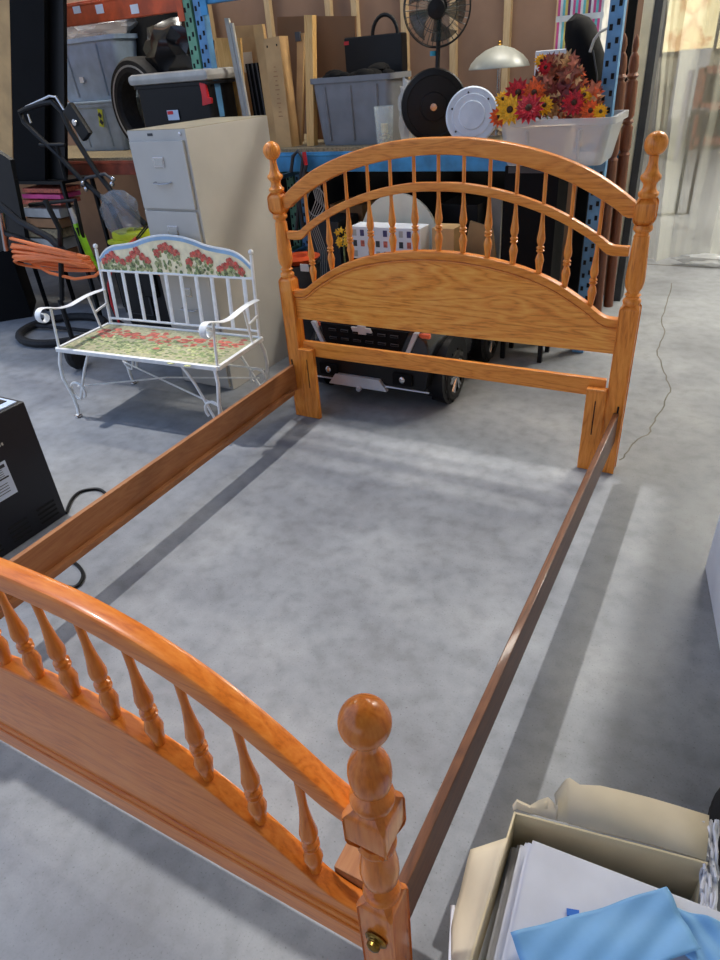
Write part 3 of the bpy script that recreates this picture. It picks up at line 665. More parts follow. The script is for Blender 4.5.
flower(518,93,.048,'r1','crimson artificial daisy above the large yellow one',fyy-.06)
flower(534,93,.042,'o1','orange artificial daisy above the deep red rim flower',fyy-.05)
flower(544,106,.034,'y1','small yellow artificial flower right of the deep red rim flower',fyy-.06)
flower(503,100,.030,'y1','small golden bloom directly above the large yellow daisy',fyy-.07)
flower(545,68,.026,'r1','red artificial sunflower on top of the leaf heap',fyy)
flower(541,62,.026,'y1','yellow-orange petals of the topmost flower at the peak of the heap',fyy+.03)
flower(574,103,.042,'r1','red artificial flower on the right side of the tote',fyy-.04)
flower(590,111,.036,'o1','orange artificial flower low at the right end of the tote',fyy-.04)
flower(584,96,.030,'y1','small yellow star bloom above the right-hand red flower',fyy-.01)
flower(600,112,.026,'y1','tiny pale yellow bloom, rightmost in the tote',fyy-.05)
# stored bed posts
def stored(u0,v0,u1,v1,y,label,cut):
    a=at(u0,v0,y=y); b=at(u1,v1,y=y); L=(a-b).length; ax=(a-b)
    pr=[(.03,0),(.03,L*.60),(.034,L*.605),(.024,L*.615),(.033,L*.63),(.033,L*.70),(.024,L*.71),(.034,L*.72),(.024,L*.73),(.033,L*.74),(.033,L*.85),(.022,L*.86),(.034,L*.87),(.024,L*.88),(.028,L*.90),(.024,L*.93),(.012,L*.945),(.018,L*.965),(.014,L*.985),(.002,L)]
    return tag(B(wdark).lathe(pr,b,axis=ax,n=18).build('wooden_bed_post'),label,'bed post')
stored(625,33,596,318,RY+.30,'reddish turned wooden bed post leaning beside the blue upright',0)
stored(637,34,608,306,RY+.42,'slim dark wooden bed post with pointed finial nearest the plastic curtain',0)
leaning('black_board','tall dark board standing behind the leaning bed posts','board',[(594,290),(601,290),(639,-10),(630,-10)],RY+.9,.02,M['blackm'])
# ------------------------------------------------------------ left bay of the rack
zsh=zl+.056
def left_tote(v0,v1,label,y,extra=None,u0=66,u1=126):
    a=at(u0,v0,y=y); b=at(u1,v0,y=y); c=at(u0,v1,y=y); return a,b,c
yt=RY+.42
a=at(62,104,y=yt); b=at(116,104,y=yt); ht=a.z-zsh
lt1=empty('storage_tote',(a.x,yt,zsh),'blue-grey lidded tote with yellow striped sticker, bottom of its stack','tote',group='blue-grey totes on the rack')
tote(MB(),'bgrey',a.x,b.x,yt,yt+.5,zsh,a.z-.01,.86,ribs=2).build('tub',lt1)
B('bgrey').box(((a.x+b.x)/2,yt+.25,a.z-.005),((b.x-a.x)*1.05,.53,.02),bev=.006).build('lid',lt1)
st=at(101,118,y=yt-.005); mb=B('yel').box((st.x,yt-.008,st.z),(.05,.003,.13),rot=Matrix.Rotation(.2,3,'Y')); mb.m('ink').box((st.x,yt-.010,st.z+.02),(.035,.003,.03),rot=Matrix.Rotation(.8,3,'Y')).box((st.x,yt-.010,st.z-.03),(.035,.003,.03),rot=Matrix.Rotation(.8,3,'Y')); mb.build('sticker',lt1)
a2=at(63,40,y=yt); z2=a.z+.006
lt2=empty('storage_tote',(a.x,yt,z2),'blue-grey tote with small white sticker, top of its stack','tote',group='blue-grey totes on the rack')
tote(MB(),'bgrey',a.x-.02,b.x+.13,yt,yt+.5,z2,a2.z,.88,ribs=2).m('paper').box((at(81,80,y=yt).x,yt+.012,at(81,80,y=yt).z),(.045,.012,.04)).build('tub',lt2)
crumple('plastic_wrap','crumpled clear plastic wrap covering the top of the upper blue-grey tote','plastic wrap',((a.x+b.x)/2+.06,yt+.25,a2.z+.075),((b.x-a.x)/2+.10,.28,.10),M['bag'],9)
# tyre
tc=at(142,92,y=RY+.30); ry_=(at(142,62,y=RY+.30).z-tc.z)
ty=empty('car_tyre',(tc.x,RY+.12,zsh),'black tyre on the orange rack behind the cooler','tyre')
rt=.32; cz_=zsh+rt
nt=Vector((-.15,-1,0))
B('rubber').lathe([(rt*.62,-.07),(rt*.70,-.09),(rt*.93,-.09),(rt,-.06),(rt,.06),(rt*.93,.09),(rt*.70,.09),(rt*.62,.07),(rt*.60,0),(rt*.62,-.07)],(tc.x,RY+.31,cz_),axis=nt,n=40,cap=False).build('tread',ty)
B('lgrey').lathe([(rt*.80,.091),(rt*.84,.093),(rt*.84,.089)],(tc.x,RY+.31,cz_),axis=nt,n=40,cap=False).build('whitewall',ty)
# black bags mass on top
crumple('black_bag','glossy black bag stuffed on the rack above the cooler','bag',(at(180,60,y=RY+.4).x,RY+.40,zsh+.62),(.30,.15,.22),M['blackg'],12)
crumple('black_bag','dull black bundle filling the rack between totes and uprights','bag',(at(168,45,y=RY+.75).x,RY+.76,zsh+.60),(.40,.14,.55),M['blackm'],17)
# cooler tote on filing cabinet? it stands behind the cabinet on the rack
ck=RY-.10
a=at(129,75,y=ck); b=at(207,75,y=ck); 
co=empty('storage_chest',(a.x,ck,zsh),'black storage chest with grey lid and red latch above the filing cabinet','chest')
zt_=at(170,84,y=ck).z; zb_=zsh+.004
tote(MB(),'black',a.x+.01,b.x,ck,ck+.30,zb_,zt_,.985,ribs=0,rim=.012).build('tub',co)
mb=B('lgrey').box(((a.x+b.x)/2,ck+.15,zt_+.035),(b.x-a.x+.03,.34,.07),bev=.03); mb.build('lid',co)
lx=at(204,95,y=ck-.02); B('redp').prism([(-.035,-.06),(.04,-.05),(.045,-.02),(.02,-.015),(.015,.06),(-.03,.07),(-.025,0)],(lx.x,ck-.012,lx.z),(1,0,0),(0,0,1),(0,.02,0)).build('latch',co)
lb=at(172,117,y=ck-.02); B('bluelab').box((lb.x,ck-.004,lb.z+.01),(.10,.004,.06)).m('redp').box((lb.x-.02,ck-.007,lb.z+.025),(.05,.003,.02)).build('paper_label',co)
# ------------------------------------------------------------ left corner: black panels, stacks, trunk, mower, cord
py=.95
zp=at(40,180,y=py).z
tb=empty('utility_cart',(at(40,180,y=py).x,py,0),'black utility cart holding pink and beige folded goods at the left','cart')
c0=at(12,180,y=py); c1=at(64,180,y=py)
B('black').box(((c0.x+c1.x)/2,py+.10,zp-.012),(c1.x-c0.x+.06,.30,.022)).build('shelf',tb)
B('black').box(((c0.x+c1.x)/2,py+.10,.40),(c1.x-c0.x+.06,.30,.022)).build('shelf',tb)
for x in(c0.x-.02,c1.x+.02):
    for y in(py-.04,py+.24): B('black').box((x,y,zp/2),(.025,.025,zp)).build('leg',tb)
leaning('black_foam_panel','tall matte black foam panel standing left of the grooved one','panel',[(14,180),(45,180),(44,-14),(9,-14)],py,.03,M['blackm'])
leaning('black_foam_panel','tall black panel standing against the blue-grey totes','panel',[(46,180),(65,180),(63,-14),(45,-14)],py+.06,.03,M['black'])
leaning('brown_wood_board','long tan wooden board standing at the left edge of the photo','board',[(-35,178),(13,178),(9,-20),(-35,-20)],py+.04,.03,M['kraft'])
z0=.412
cols=['kraftd','lgrey','board','kraftd','lgrey','pink','redp','pink']
for k,(v0,v1) in enumerate([(262,250),(250,238),(238,228),(228,218),(218,208),(205,200),(199,194),(193,188)]):
    za=at(42,v0,y=py+.02).z; zb2=at(42,v1,y=py+.02).z
    nm=['beige','grey','tan','brown','pale grey','pink','red','light pink'][k]
    xa=at(24,v0,y=py+.02).x; xb=at(62,v0,y=py+.02).x
    tag(B({'kraftd':'kraftd','lgrey':'lgrey','board':'board','pink':'pink','redp':'stripeB'}[cols[k]]).box(((xa+xb)/2,py+.11,(za+zb2)/2),(xb-xa,.20,(zb2-za)*.86),bev=.004).build('folded_board'),nm+' flat board in the stack under the black panels, '+['lowest','second from bottom','third from bottom','fourth from bottom','fourth from top','third from top','second from top','topmost'][k],'board','flat boards stacked on the cart')
# big black trunk at left
A_=Vector((-4.45,.24,0));Bq=Vector((-4.0,.74,0));nn=Vector((-.735,.678,0))*.5
mb=B('blackm'); zt2=1.02
q4=[A_,Bq,Bq+nn,A_+nn]; mb.ring_loft([[p for p in q4],[p+Vector((0,0,zt2)) for p in q4]]); tag(mb.build('black_road_case',smooth=False),'large black road case standing at the left edge behind the orange cord','case')
leaning('black_board','black board leaning at the left edge above the road case','board',[(-20,260),(26,240),(10,160),(-20,140)],.2,.03,M['black'])
# hand truck carrying the cord
cy_=.05
ht_=empty('hand_truck',(-2.6,cy_,0),'black wheeled hand truck holding the coiled orange cord','hand truck')
def px(u,v,y=cy_): return at(u,v,y=y)
fr=B('black').tube([px(0,205),px(20,222),px(50,238),px(75,262)],.022).tube([px(-10,228),px(20,238),px(60,255)],.018).tube([px(45,200),px(60,230),px(62,300)],.016).tube([px(30,205,.3),px(75,200,.3),px(90,270,.3)],.014)
fr.m('chrome').tube([px(2,212),px(8,250)],.03,flat=(1,.4)); g=px(60,300); fr.m('black').tube([g,Vector((g.x,g.y,.02))],.016); fr.build('frame',ht_)
g=Vector((px(60,300).x,cy_,.11)); B('rubber').lathe([(.05,-.025),(.10,-.025),(.11,0),(.10,.025),(.05,.025)],g,axis=(1,.3,0),n=24).build('wheel',ht_)
random.seed(21)
mb=B('cord'); pts=[]
L0=px(12,247);R0=px(91,258)
for k in range(13):
    wob=random.uniform(-.02,.02)
    for j in range(16):
        t=2*PI*(j/16); c_=L0.lerp(R0,.5); hw=(R0-L0)*.5; kk=1-.012*k*random.uniform(.6,1.4)
        pts.append(c_+hw*math.cos(t)*kk+Vector((0,.09*math.sin(t),-.045*math.sin(t)*(1+.0*k)-.06*(1-math.cos(t))*.0+(k-6.5)*.0125*(1-.62*(math.cos(t)+1)/2)-.02+wob*math.sin(t*1.0+k))))
pts+= [px(30,262),px(50,273),px(75,279),px(95,276),px(103,269)]
mb.tube(pts,.0095,n=6)
tag(mb.build('extension_cord'),'orange extension cord coiled and hanging at the left','cord')
# floor hoop
hc=at(62,327,z=.05)
mb=B('rubber')
for k in range(1): mb.tube([(hc.x+.34*math.cos(t),hc.y+.30*math.sin(t),.032) for t in [2*PI*j/32 for j in range(32)]],.03,closed=True)
mb.tube([(hc.x-.3,hc.y,.03),(hc.x+.3,hc.y+.05,.03)],.015)
tag(mb.build('coiled_hose'),'thick black hose coiled on the floor behind the bench arm','hose')
# lawn mower stored upright
my=.55
def mp(u,v,y=my): return at(u,v,y=y)
lm=empty('lawn_mower',(mp(140,300).x,my,0),'black lawn mower with folding handle stored upright left of the filing cabinet','lawn mower')
fr=B('black')
fr.tube([mp(115,196),mp(95,170),mp(70,130),mp(62,112),mp(52,102),mp(40,104),mp(28,108),mp(20,112),mp(24,122),mp(35,133),mp(55,152),mp(80,178),mp(110,205)],.016)
fr.m('chrome').tube([mp(26,107),mp(50,96),mp(56,97),mp(64,110)],.008).tube([mp(28,114),mp(31,123)],.008)
fr.m('black').tube([mp(40,145),mp(65,145)],.012).tube([mp(57,146),mp(66,180)],.012).tube([mp(115,196),mp(146,225)],.018).tube([mp(110,205),mp(128,245)],.018)
fr.m('chrome')
for u,v in((83,183),(86,189),(113,179),(112,184)): fr.sphere(mp(u,v,my-.02),.016,8)
fr.m('dgrey').tube([mp(82,186),mp(86,178),mp(105,174),mp(113,180)],.010)
fr.build('handle',lm)
c=mp(78,122,my-.02); B('black').box(c,(.09,.04,.20),rot=Matrix.Rotation(-.55,3,'Y'),bev=.01).m('chrome').lathe([(.02,0),(.018,.012),(.001,.013)],c+Vector((0,-.02,0)),axis=(0,-1,0),n=14).build('control_box',lm)
db=mp(150,280); 
mb=B('black').box((db.x,my+.05,.42),(.46,.30,.60),bev=.08); mb.m('dgrey').box((db.x-.05,my-.105,.42),(.26,.03,.3),bev=.01).m('blackm').box((db.x+.1,my-.11,.5),(.12,.03,.2),bev=.01); mb.build('deck',lm)
p=mp(130,236,my-.05); mb=B('yel').box((p.x,my-.02,p.z),(.24,.16,.07),bev=.02).box((p.x-.02,my-.02,p.z-.035),(.28,.18,.03),bev=.01); mb.build('motor_cover',lm)
p0=mp(130,246,my-.14);p1_=mp(146,226,my-.14); B('ored').tube([p0,p0.lerp(p1_,.4)],[.022,.012]).m('black').tube([p0.lerp(p1_,.35),p1_],.005).tube([p0.lerp(p1_,.35)+Vector((.02,0,0)),p1_+Vector((.02,0,0))],.005).build('safety_key',lm)
p=mp(150,268,my-.13); B('ored').prism([(-.13,0),(.02,.05),(.13,.03),(.14,-.10),(.05,-.02)],(p.x,my-.14,p.z),(1,0,0),(0,0,1),(0,.03,0)).build('side_flap',lm)
for u in(112,165):
    w=mp(u,315,my-.16); B('rubber').lathe([(.03,-.025),(.085,-.025),(.095,0),(.085,.025),(.03,.025)],(w.x,my-.15,.13),axis=(.25,-1,0),n=24).m('dgrey').lathe([(.03,-.03),(.03,.03)],(w.x,my-.15,.13),axis=(.25,-1,0),n=12).build('wheel',lm)
crumple('clear_bag','smoky clear plastic bag hanging over the mower handle','bag',(mp(125,213).x,my-.04,mp(125,213).z),(.15,.08,.14),M['bagd'],6)
# trimmer
ty_=.30
t0=at(70,208,y=ty_);t1=at(104,290,y=ty_)
tr=empty('string_trimmer',(t1.x,ty_,0),'lime green trimmer shaft leaning between the cord and the mower','trimmer')
d=(t1-t0)
B('lgrey').tube([t0,t0+d*.18],[.012,.018]).build('grip',tr)
B('lime').tube([t0+d*.18,t0+d*.75],.026,flat=(1,.7)).m('black').box(t0+d*.27+Vector((.005,-.02,0)),(.02,.008,.05)).build('shaft_cover',tr)
e=t0+d*2.2; e.z=.02; e=Vector((t1.x+.12,ty_,.02)); B('black').tube([t0+d*.75,e],.012).build('shaft',tr)
tag(B('redp').tube([at(112,268,y=.2),at(108,285,y=.2),at(112,305,y=.2),at(120,325,y=.25),Vector((-2.35,.3,.01))],.007).build('red_cable'),'thin orange-red cable hanging down behind the bench back','cable')
# ------------------------------------------------------------ black equipment box at left foreground
bx1_,by1=-1.285,-1.24
eb=empty('equipment_box',(bx1_-.3,by1-.3,0),'black steel equipment box with white specification label at the left edge','appliance')
B('navy').box((bx1_-.31,by1-.33,.28),(.62,.66,.56),bev=.008).m('bluelab').box((bx1_-.31,by1-.33,.562),(.58,.62,.004)).m('black').box((bx1_-.2,by1-.06,.565),(.28,.05,.004)).build('body',eb)
lb=B('bluelab').box((bx1_+.001,at(8,478,x=bx1_).y-.085,at(10,478,x=bx1_).z+.005),(.002,.20,.15),bev=0)
c=Vector((bx1_+.0025,at(8,478,x=bx1_).y-.085,at(10,478,x=bx1_).z+.005))
lb.m('ink').box(c+Vector((0,0,.058)),(.001,.18,.014)).box(c+Vector((0,0,.008)),(.001,.18,.006))
for k in range(4): lb.box(c+Vector((0,0,-.016-.012*k)),(.001,.15,.0025)).box(c+Vector((0,0,.045-.009*k)),(.001,.15,.002))
lb.build('specification_label',eb)
for i in range(3):
    for j in range(4): B('hole').box((bx1_+.0015,by1-.08-i*.14,.10-j*.022),(.002,.09,.007)).build('vent_slot',eb)
mb=B('lgrey'); y_=at(2,444,x=bx1_)
for k in range(4): mb.box((bx1_+.001,y_.y+.0-.012*k,y_.z),(.001,.007,.012))
mb.build('small_lettering',eb)
# cable on floor
cpx=[(66,513),(72,499),(82,491),(98,489),(108,497)]
pts=[at(u,v,z=.008) for u,v in cpx]+[Vector((-1.12,-1.16,.008)),Vector((-1.08,-1.34,.008)),at(58,556,z=.008),at(75,563,z=.008),at(83,574,z=.008),at(78,585,z=.008),at(66,587,z=.008),at(50,580,z=.008)]
tag(B('black').tube(smooth(pts),.007,n=8).build('power_cable'),'black power cable looping on the floor beneath the left side rail','cable')
# ------------------------------------------------------------ toy car
CXc=-.505
car=empty('ride_on_car',(CXc,.2,0),'black ride-on toy pickup behind the headboard','toy car')
def sec(y,w,zb,zt,k=.8):
    return [Vector((CXc+x*w,y,z)) for x,z in((-1,zb),(-1.0,zb+(zt-zb)*.6),(-.93,zb+(zt-zb)*.85),(-k,zt),(k,zt),(.93,zb+(zt-zb)*.85),(1.0,zb+(zt-zb)*.6),(1,zb))]
mb=B('toy').ring_loft([sec(.235,.29,.13,.36),sec(.25,.31,.12,.385),sec(.34,.335,.12,.405),sec(.6,.34,.13,.42),sec(.72,.34,.13,.43),sec(1.02,.34,.13,.44),sec(1.08,.32,.15,.42)])
for s in(-1,1):
    for yy in(.40,.90): mb.m('black').lathe([(.125,-.03),(.15,-.03),(.155,.035),(.125,.035)],(CXc+s*.335,yy,.145),axis=(1,0,0),n=24)
mb.build('body',car)
gx=CXc-.02
mb=B('blackm').prism([(-.20,.0),(.17,.0),(.235,.125),(-.235,.125)],(gx,.228,.235),(1,0,0),(0,0,1),(0,.02,0))
mb.m('dgrey')
for r in range(3):
    for k in range(6): mb.box((gx-.165+.066*k+(.0),.224,.262+r*.038),(.042,.010,.012),bev=.003)
mb.build('grille',car)
em=B('silver'); s_=1.2
em.prism([(-.048,-.008),(-.018,-.008),(-.018,-.018),(.022,-.018),(.022,-.008),(.052,-.008),(.042,.010),(.018,.010),(.018,.019),(-.022,.019),(-.022,.010),(-.056,.010)],(gx,.213,.352),(1,0,0),(0,0,1),(0,.012,0)); em.build('bow_tie_emblem',car)
for s in(-1,1):
    B('silver').prism([(s*.205,-.12),(s*.225,-.12),(s*.285,.0),(s*.262,.0)],(gx,.222,.362),(1,0,0),(0,0,1),(0,.02,0)).build('trim_strip',car)
    B('lens').box((CXc+s*.285,.25,.345),(.055,.02,.022),bev=.006).build('headlight',car)
    B('blackm').box((CXc+s*.20,.185,.165),(.10,.02,.055),bev=.005).m('chrome').sphere((CXc+s*.20,.176,.165),.016,12,(1,.5,1)).build('fog_light',car)
B('black').prism([(-.31,0),(.31,0),(.33,.10),(-.33,.10)],(CXc,.19,.125),(1,0,0),(0,0,1),(0,.06,0)).m('silver').tube([(CXc-.30,.188,.118),(CXc+.33,.188,.118)],.004).build('bumper',car)
B('silver').prism([(-.17,0),(.15,0),(.11,.05),(-.13,.05)],(CXc-.03,.172,.10),(1,0,0),(0,0,1),(0,.02,0)).lathe([(.014,0),(.012,.012)],(CXc-.03,.172,.098),axis=(0,-1,-.3),n=10).build('skid_plate',car)
wh=None
for s in(-1,1):
    for yy in(.40,.90):
        c=(CXc+s*.325,yy,.118)
        t=B('rubber').lathe([(.08,-.055),(.09,-.06),(.108,-.055),(.118,-.035),(.118,.035),(.108,.055),(.09,.06),(.08,.055),(.08,-.055)],c,axis=(1,0,0),n=32,cap=False)
        for k in range(24):
            a=2*PI*k/24; t.box((c[0]+(.022 if k%2 else -.022),c[1]+.117*math.cos(a),c[2]+.117*math.sin(a)),(.055,.014,.010),rot=Matrix.Rotation(a-PI/2,3,'X'))
        w=t.build('tyre',car)
        rm=B('blackm').lathe([(.082,-.02),(.082,.05),(.076,.05),(.076,.02),(.001,.02)] if s>0 else [(.082,.02),(.082,-.05),(.076,-.05),(.076,-.02),(.001,-.02)],c,axis=(1,0,0),n=24).m('chrome')
        for k in range(6):
            a=2*PI*k/6; d=Vector((0,math.cos(a),math.sin(a))); p=Vector(c)+Vector((s*.053,0,0))
            rm.tube([p+d*.012,p+d*.075+Vector((0,-d.z,d.y))*.012],.006,n=5); rm.tube([p+d*.012,p+d*.075-Vector((0,-d.z,d.y))*.012],.006,n=5)
        rm.sphere((c[0]+s*.052,c[1],c[2]),.014,10); rm.build('rim',w)
    B('toy').box((CXc+s*.37,.70,.42),(.06,.05,.05),bev=.015).build('wing_mirror',car)
B('black').box((CXc,.82,.455),(.5,.38,.05),bev=.02).build('seat_deck',car)
car.scale=(1.12,1.22,1.22)
# things stacked on the toy car
bz=.588
def photos(mb,x0,x1,z0,z1,y):
    cs=['lgrey','kraftd','purple','dgrey','rust','pink']
    n=0
    for i in range(3):
        for j in range(8):
            if (i*8+j)%7==3: continue
            n+=1; mb.m(cs[(i*3+j*2)%6]).box((x0+.03+j*(x1-x0-.05)/8,y-.001,z1-.035-i*.062),(.026,.002,.036))
    mb.m('ink')
    for i in range(5): mb.box((x0+.05+i*.07,y-.001,z1-.235),(.04,.002,.006))
pb=boxpx('printed_carton','white carton printed with small pictures, seen between the headboard spindles','carton',352,229,420,256,.98,.14,M['paper'],base=bz,extra=photos)
boxpx('cardboard_carton','open brown carton behind the spindles, right of the printed white one','carton',432,229,454,262,1.00,.14,M['kraft'],base=bz)
leaning('cardboard_flap','loose tan cardboard flap just left of the tall black cabinet','cardboard',[(462,262),(496,262),(492,228),(470,221)],1.4,.02,M['kraft'])
# cream chair
chy=1.30; c0=at(398,193,y=chy); cw=(at(437,220,y=chy).x-at(360,220,y=chy).x)/2; xc=at(398,220,y=chy).x
ch=empty('plastic_chair',(xc,chy,0),'cream plastic chair with rounded back behind the headboard spindles','chair')
poly=[(-cw*.95,.42),(-cw,.60)]+[(-cw*math.cos(t),.64+(c0.z-.64)*math.sin(t)) for t in [k*PI/16 for k in range(17)]]+[(cw,.60),(cw*.95,.42)]
B('beige').prism(poly,(xc,chy,0),(1,0,0),(0,0,1),(0,.02,0)).build('backrest',ch)
B('beige').box((xc,chy+.14,.42),(cw*1.9,.26,.03),bev=.012).build('seat',ch)
for s in(-1,1):
    for yy in(chy+.02,chy+.25): B('chrome').tube([(xc+s*cw*.8,yy,.41),(xc+s*cw*.9,yy,.0)],.012).build('leg',ch)
# added dark sheet for the shade and black things under the shelf, and clutter
tag(B('blackm').grid(lambda a,b:Vector((-2.9+2.85*a,2.36+.03*math.sin(a*40),.02+1.0*b)),60,4).build('shade_backdrop',solid=.006),'added dark sheet in place of shade and black things under the blue shelf','backdrop')
boxpx('grey_box','grey-green metal box under the blue shelf, seen past the left spindles','box',318,222,338,300,RY+.1,.3,M['dgrey'],base=0)
boxpx('brown_carton','dark brown carton under the shelf left of the cream chair','carton',338,205,362,300,RY+.45,.3,M['kraftd'],base=0)
boxpx('black_crate','black crate under the blue shelf between chair and tall cabinet','crate',440,205,478,300,RY+.2,.3,M['black'],base=0)
boxpx('pale_board','pale grey-white panel edge just left of the tall black cabinet','panel',486,196,502,300,RY+.35,.03,M['lgrey'],base=0)
# bucket with orange tray
by=1.0; bc=at(302,275,y=by)
bu=empty('bucket',(bc.x,by,0),'dark grey bucket with white label behind the left headboard post','bucket')
zt3=at(302,262,y=by).z
B('dgrey').lathe([(.10,0),(.13,zt3),(.135,zt3),(.12,zt3-.01)],(bc.x,by,0),n=28).build('pail',bu)
p=at(304,268,y=by-.13); B('paper').box((p.x,by-.125,p.z),(.06,.006,.045)).build('label',bu)
tag(B('ored').lathe([(.10,zt3),(.13,zt3+.03),(.135,zt3+.035),(.05,zt3+.04),(.04,zt3+.02)],(bc.x,by,0),n=20).build('orange_tray'),'shallow orange tray of bits resting on the dark bucket','tray')
# hanging tools & cables
ct=at(300,165,y=RY-.05)
pl_=empty('bolt_cutter',(ct.x,RY-.06,ct.z),'long-handled loppers with red grip hanging below the blue beam','tool')
B('dgrey').tube([at(291,172,y=RY-.06),at(293,156,y=RY-.06),at(298,151,y=RY-.06),at(303,158,y=RY-.06),at(300,185,y=RY-.06),at(296,235,y=RY-.06)],.012).build('frame',pl_)
B('redp').tube([at(304,152,y=RY-.07),at(306,165,y=RY-.07)],.013).m('dgrey').tube([at(306,165,y=RY-.07),at(299,200,y=RY-.07),at(304,235,y=RY-.07)],.013).build('grip',pl_)
mb=B('lgrey')
for k in range(5):
    u=318+k*2; mb.tube([at(u-8,178,y=RY-.03),at(u-2,200+2*k,y=RY-.04),at(u-10,222,y=RY-.03),at(u+0,250,y=RY-.03),at(u+1,285,y=RY-.03)],.0035,n=5)
mb.tube([at(316+9*math.cos(t),202+14*math.sin(t),y=RY-.04) for t in [2*PI*j/20 for j in range(20)]],.004,n=5,closed=True)
tag(mb.build('grey_cables'),'bundle of thin grey cables hanging below the shelf beside the loppers','cables')
yf=at(343,237,y=.98)
mb=MB(); random.seed(4)
for k in range(14): leafmesh(mb,yf+Vector((random.uniform(-.04,.04),random.uniform(-.02,.02),random.uniform(-.05,.05))),.025,'y1')
mb.m('leaf').tube([yf,Vector((yf.x,yf.y,.001))],.005)
tag(mb.build('yellow_flower_spray',smooth=False),'spray of yellow artificial flowers left of the printed carton','artificial flower')
# ------------------------------------------------------------ plastic curtain and room beyond
random.seed(2)
def cur(a,b):
    x=.25+2.0*a; z=.01+3.6*b; w=.05*math.sin(a*33+2*math.sin(b*3))+.03*math.sin(a*71+b*4)+.012*math.sin(a*160+b*9)
    return Vector((x+.03*math.sin(b*5+a*20),3.62+w*(1-.2*b),z))
tag(B('vinyl').grid(cur,150,30).build('plastic_curtain'),'clear plastic sheet curtain hanging at the right behind the headboard','curtain')
crumple('plastic_hem','bunched white plastic at the foot of the clear curtain','plastic film',(at(690,268).x+.15,3.50,.05),(.28,.06,.05),M['bag'],8)
zw=at(700,52,y=14.4).z
wn=B('glow').box((0,14.42,(zw+4.0)/2),(9,.04,4.0-zw)).m('dgrey').box((0,14.38,zw),(9,.06,.08))
for k in range(9): wn.box((-4+k,14.38,(zw+4)/2),(.06,.06,4-zw))
struct(wn,'window_1')
y5=11.0; x0=at(697,90,y=y5).x; zt5=at(700,68,y=y5).z
bs=empty('bookcase',(x0+.7,y5,0),'reddish wooden shelf unit blurred behind the plastic curtain','shelf')
for xx in(x0+.05,x0+1.5): B('shelfw').box((xx,y5,zt5/2),(.12,.4,zt5)).build('side_panel',bs)
for k in range(3): B('shelfw').box((x0+.78,y5,.12+k*(zt5-.15)/2),(1.4,.4,.10)).build('shelf',bs)
B('blackm').box((x0+.78,y5+.15,zt5/2),(1.4,.02,zt5-.05)).build('back_panel',bs)
boxpx('white_carton','wide pale carton stack seen through the plastic curtain behind the shelf unit','carton',676,48,712,70,12.6,.4,M['paper'],base=0)
st_=at(687,183,y=5.6)
sl=empty('stool',(st_.x,5.6,0),'dark slim stool silhouette behind the plastic curtain','stool')
zz=at(688,112,y=5.6).z
B('ink').box((st_.x,5.6,zz),(.16,.16,.05),bev=.01).build('seat',sl)
for sx in(-.06,.06): B('ink').box((st_.x+sx,5.6,zz/2),(.03,.05,zz)).build('leg',sl)
boxpx('purple_box','purple-grey box behind the plastic curtain beside the wooden shelf','box',684,70,693,95,9.5,.3,M['purple'],base=0)
# ------------------------------------------------------------ right foreground
wb=empty('white_appliance_box',(0,0,0),'white-blue box cut off by the right edge of the photo','box',rz=0)
B('paper').box((0,0,.35),(.5,.62,.70),bev=.006).build('body',wb); B('paper').box((0,0,.71),(.5,.62,.03),bev=.008).build('lid',wb)
wb.location=(1.545,-.81,0); wb.rotation_euler=(0,0,.18)
# tyre-like ribbed thing
tp_=at(706,822,z=.07); tpx,tpy=tp_.x+.175,tp_.y+.03
tg=empty('rubber_tyre',(tpx,tpy,0),'ribbed black rubber tyre cut off by the right edge beside the carton','tyre')
mb=B('rubber'); prof=[]
for k in range(9): prof+=[(.155+.012*math.sin(PI*k/8)+(.004 if k%2 else 0),.01+.0125*k),(.158+.012*math.sin(PI*k/8)-(.004 if k%2 else 0),.016+.0125*k)]
mb.lathe([(.10,.012)]+prof+[(.10,.12),(.085,.10),(.085,.03)],(tpx,tpy,0),n=40); mb.build('tread',tg)
# open carton with foam sheets
ct=empty('open_carton',(1.15,-1.9,0),'torn open tan cardboard carton on the floor by the right rail','carton')
ZR=.26
LB=at(516,812,z=ZR); RBk=at(708,862,z=ZR); dX=(RBk-LB).normalized(); dY=(at(473,955,z=ZR)-LB).normalized()
Lw=(RBk-LB).length; Dw=.62
def cpt(a,b,z): return LB+dX*a+dY*b+Vector((0,0,z-ZR))
def sheet(mb,q,th=.004):
    A=[mb.bm.verts.new(p) for p in q]; n=(q[1]-q[0]).cross(q[2]-q[0]).normalized()*th; Bv=[mb.bm.verts.new(p+n) for p in q]
    N_=len(q); F=[mb.bm.faces.new(A),mb.bm.faces.new(Bv[::-1])]+[mb.bm.faces.new((A[i],A[(i+1)%N_],Bv[(i+1)%N_],Bv[i])) for i in range(N_)]
    for f in F: f.material_index=mb.cur
    return mb
mb=B('kraftin')
sheet(mb,[cpt(0,0,0),cpt(Lw,0,0),cpt(Lw,0,ZR),cpt(0,0,ZR)])
sheet(mb,[cpt(0,0,0),cpt(0,Dw,0),cpt(0,Dw,ZR),cpt(0,0,ZR)])
sheet(mb,[cpt(Lw,0,0),cpt(Lw,.16,0),cpt(Lw,.10,.12),cpt(Lw,0,.2)])
sheet(mb,[cpt(0,Dw,0),cpt(Lw,Dw,0),cpt(Lw,Dw,ZR),cpt(0,Dw,ZR)])
sheet(mb,[cpt(0,0,.003),cpt(Lw,0,.003),cpt(Lw,Dw,.003),cpt(0,Dw,.003)]); mb.build('walls',ct,smooth=False)
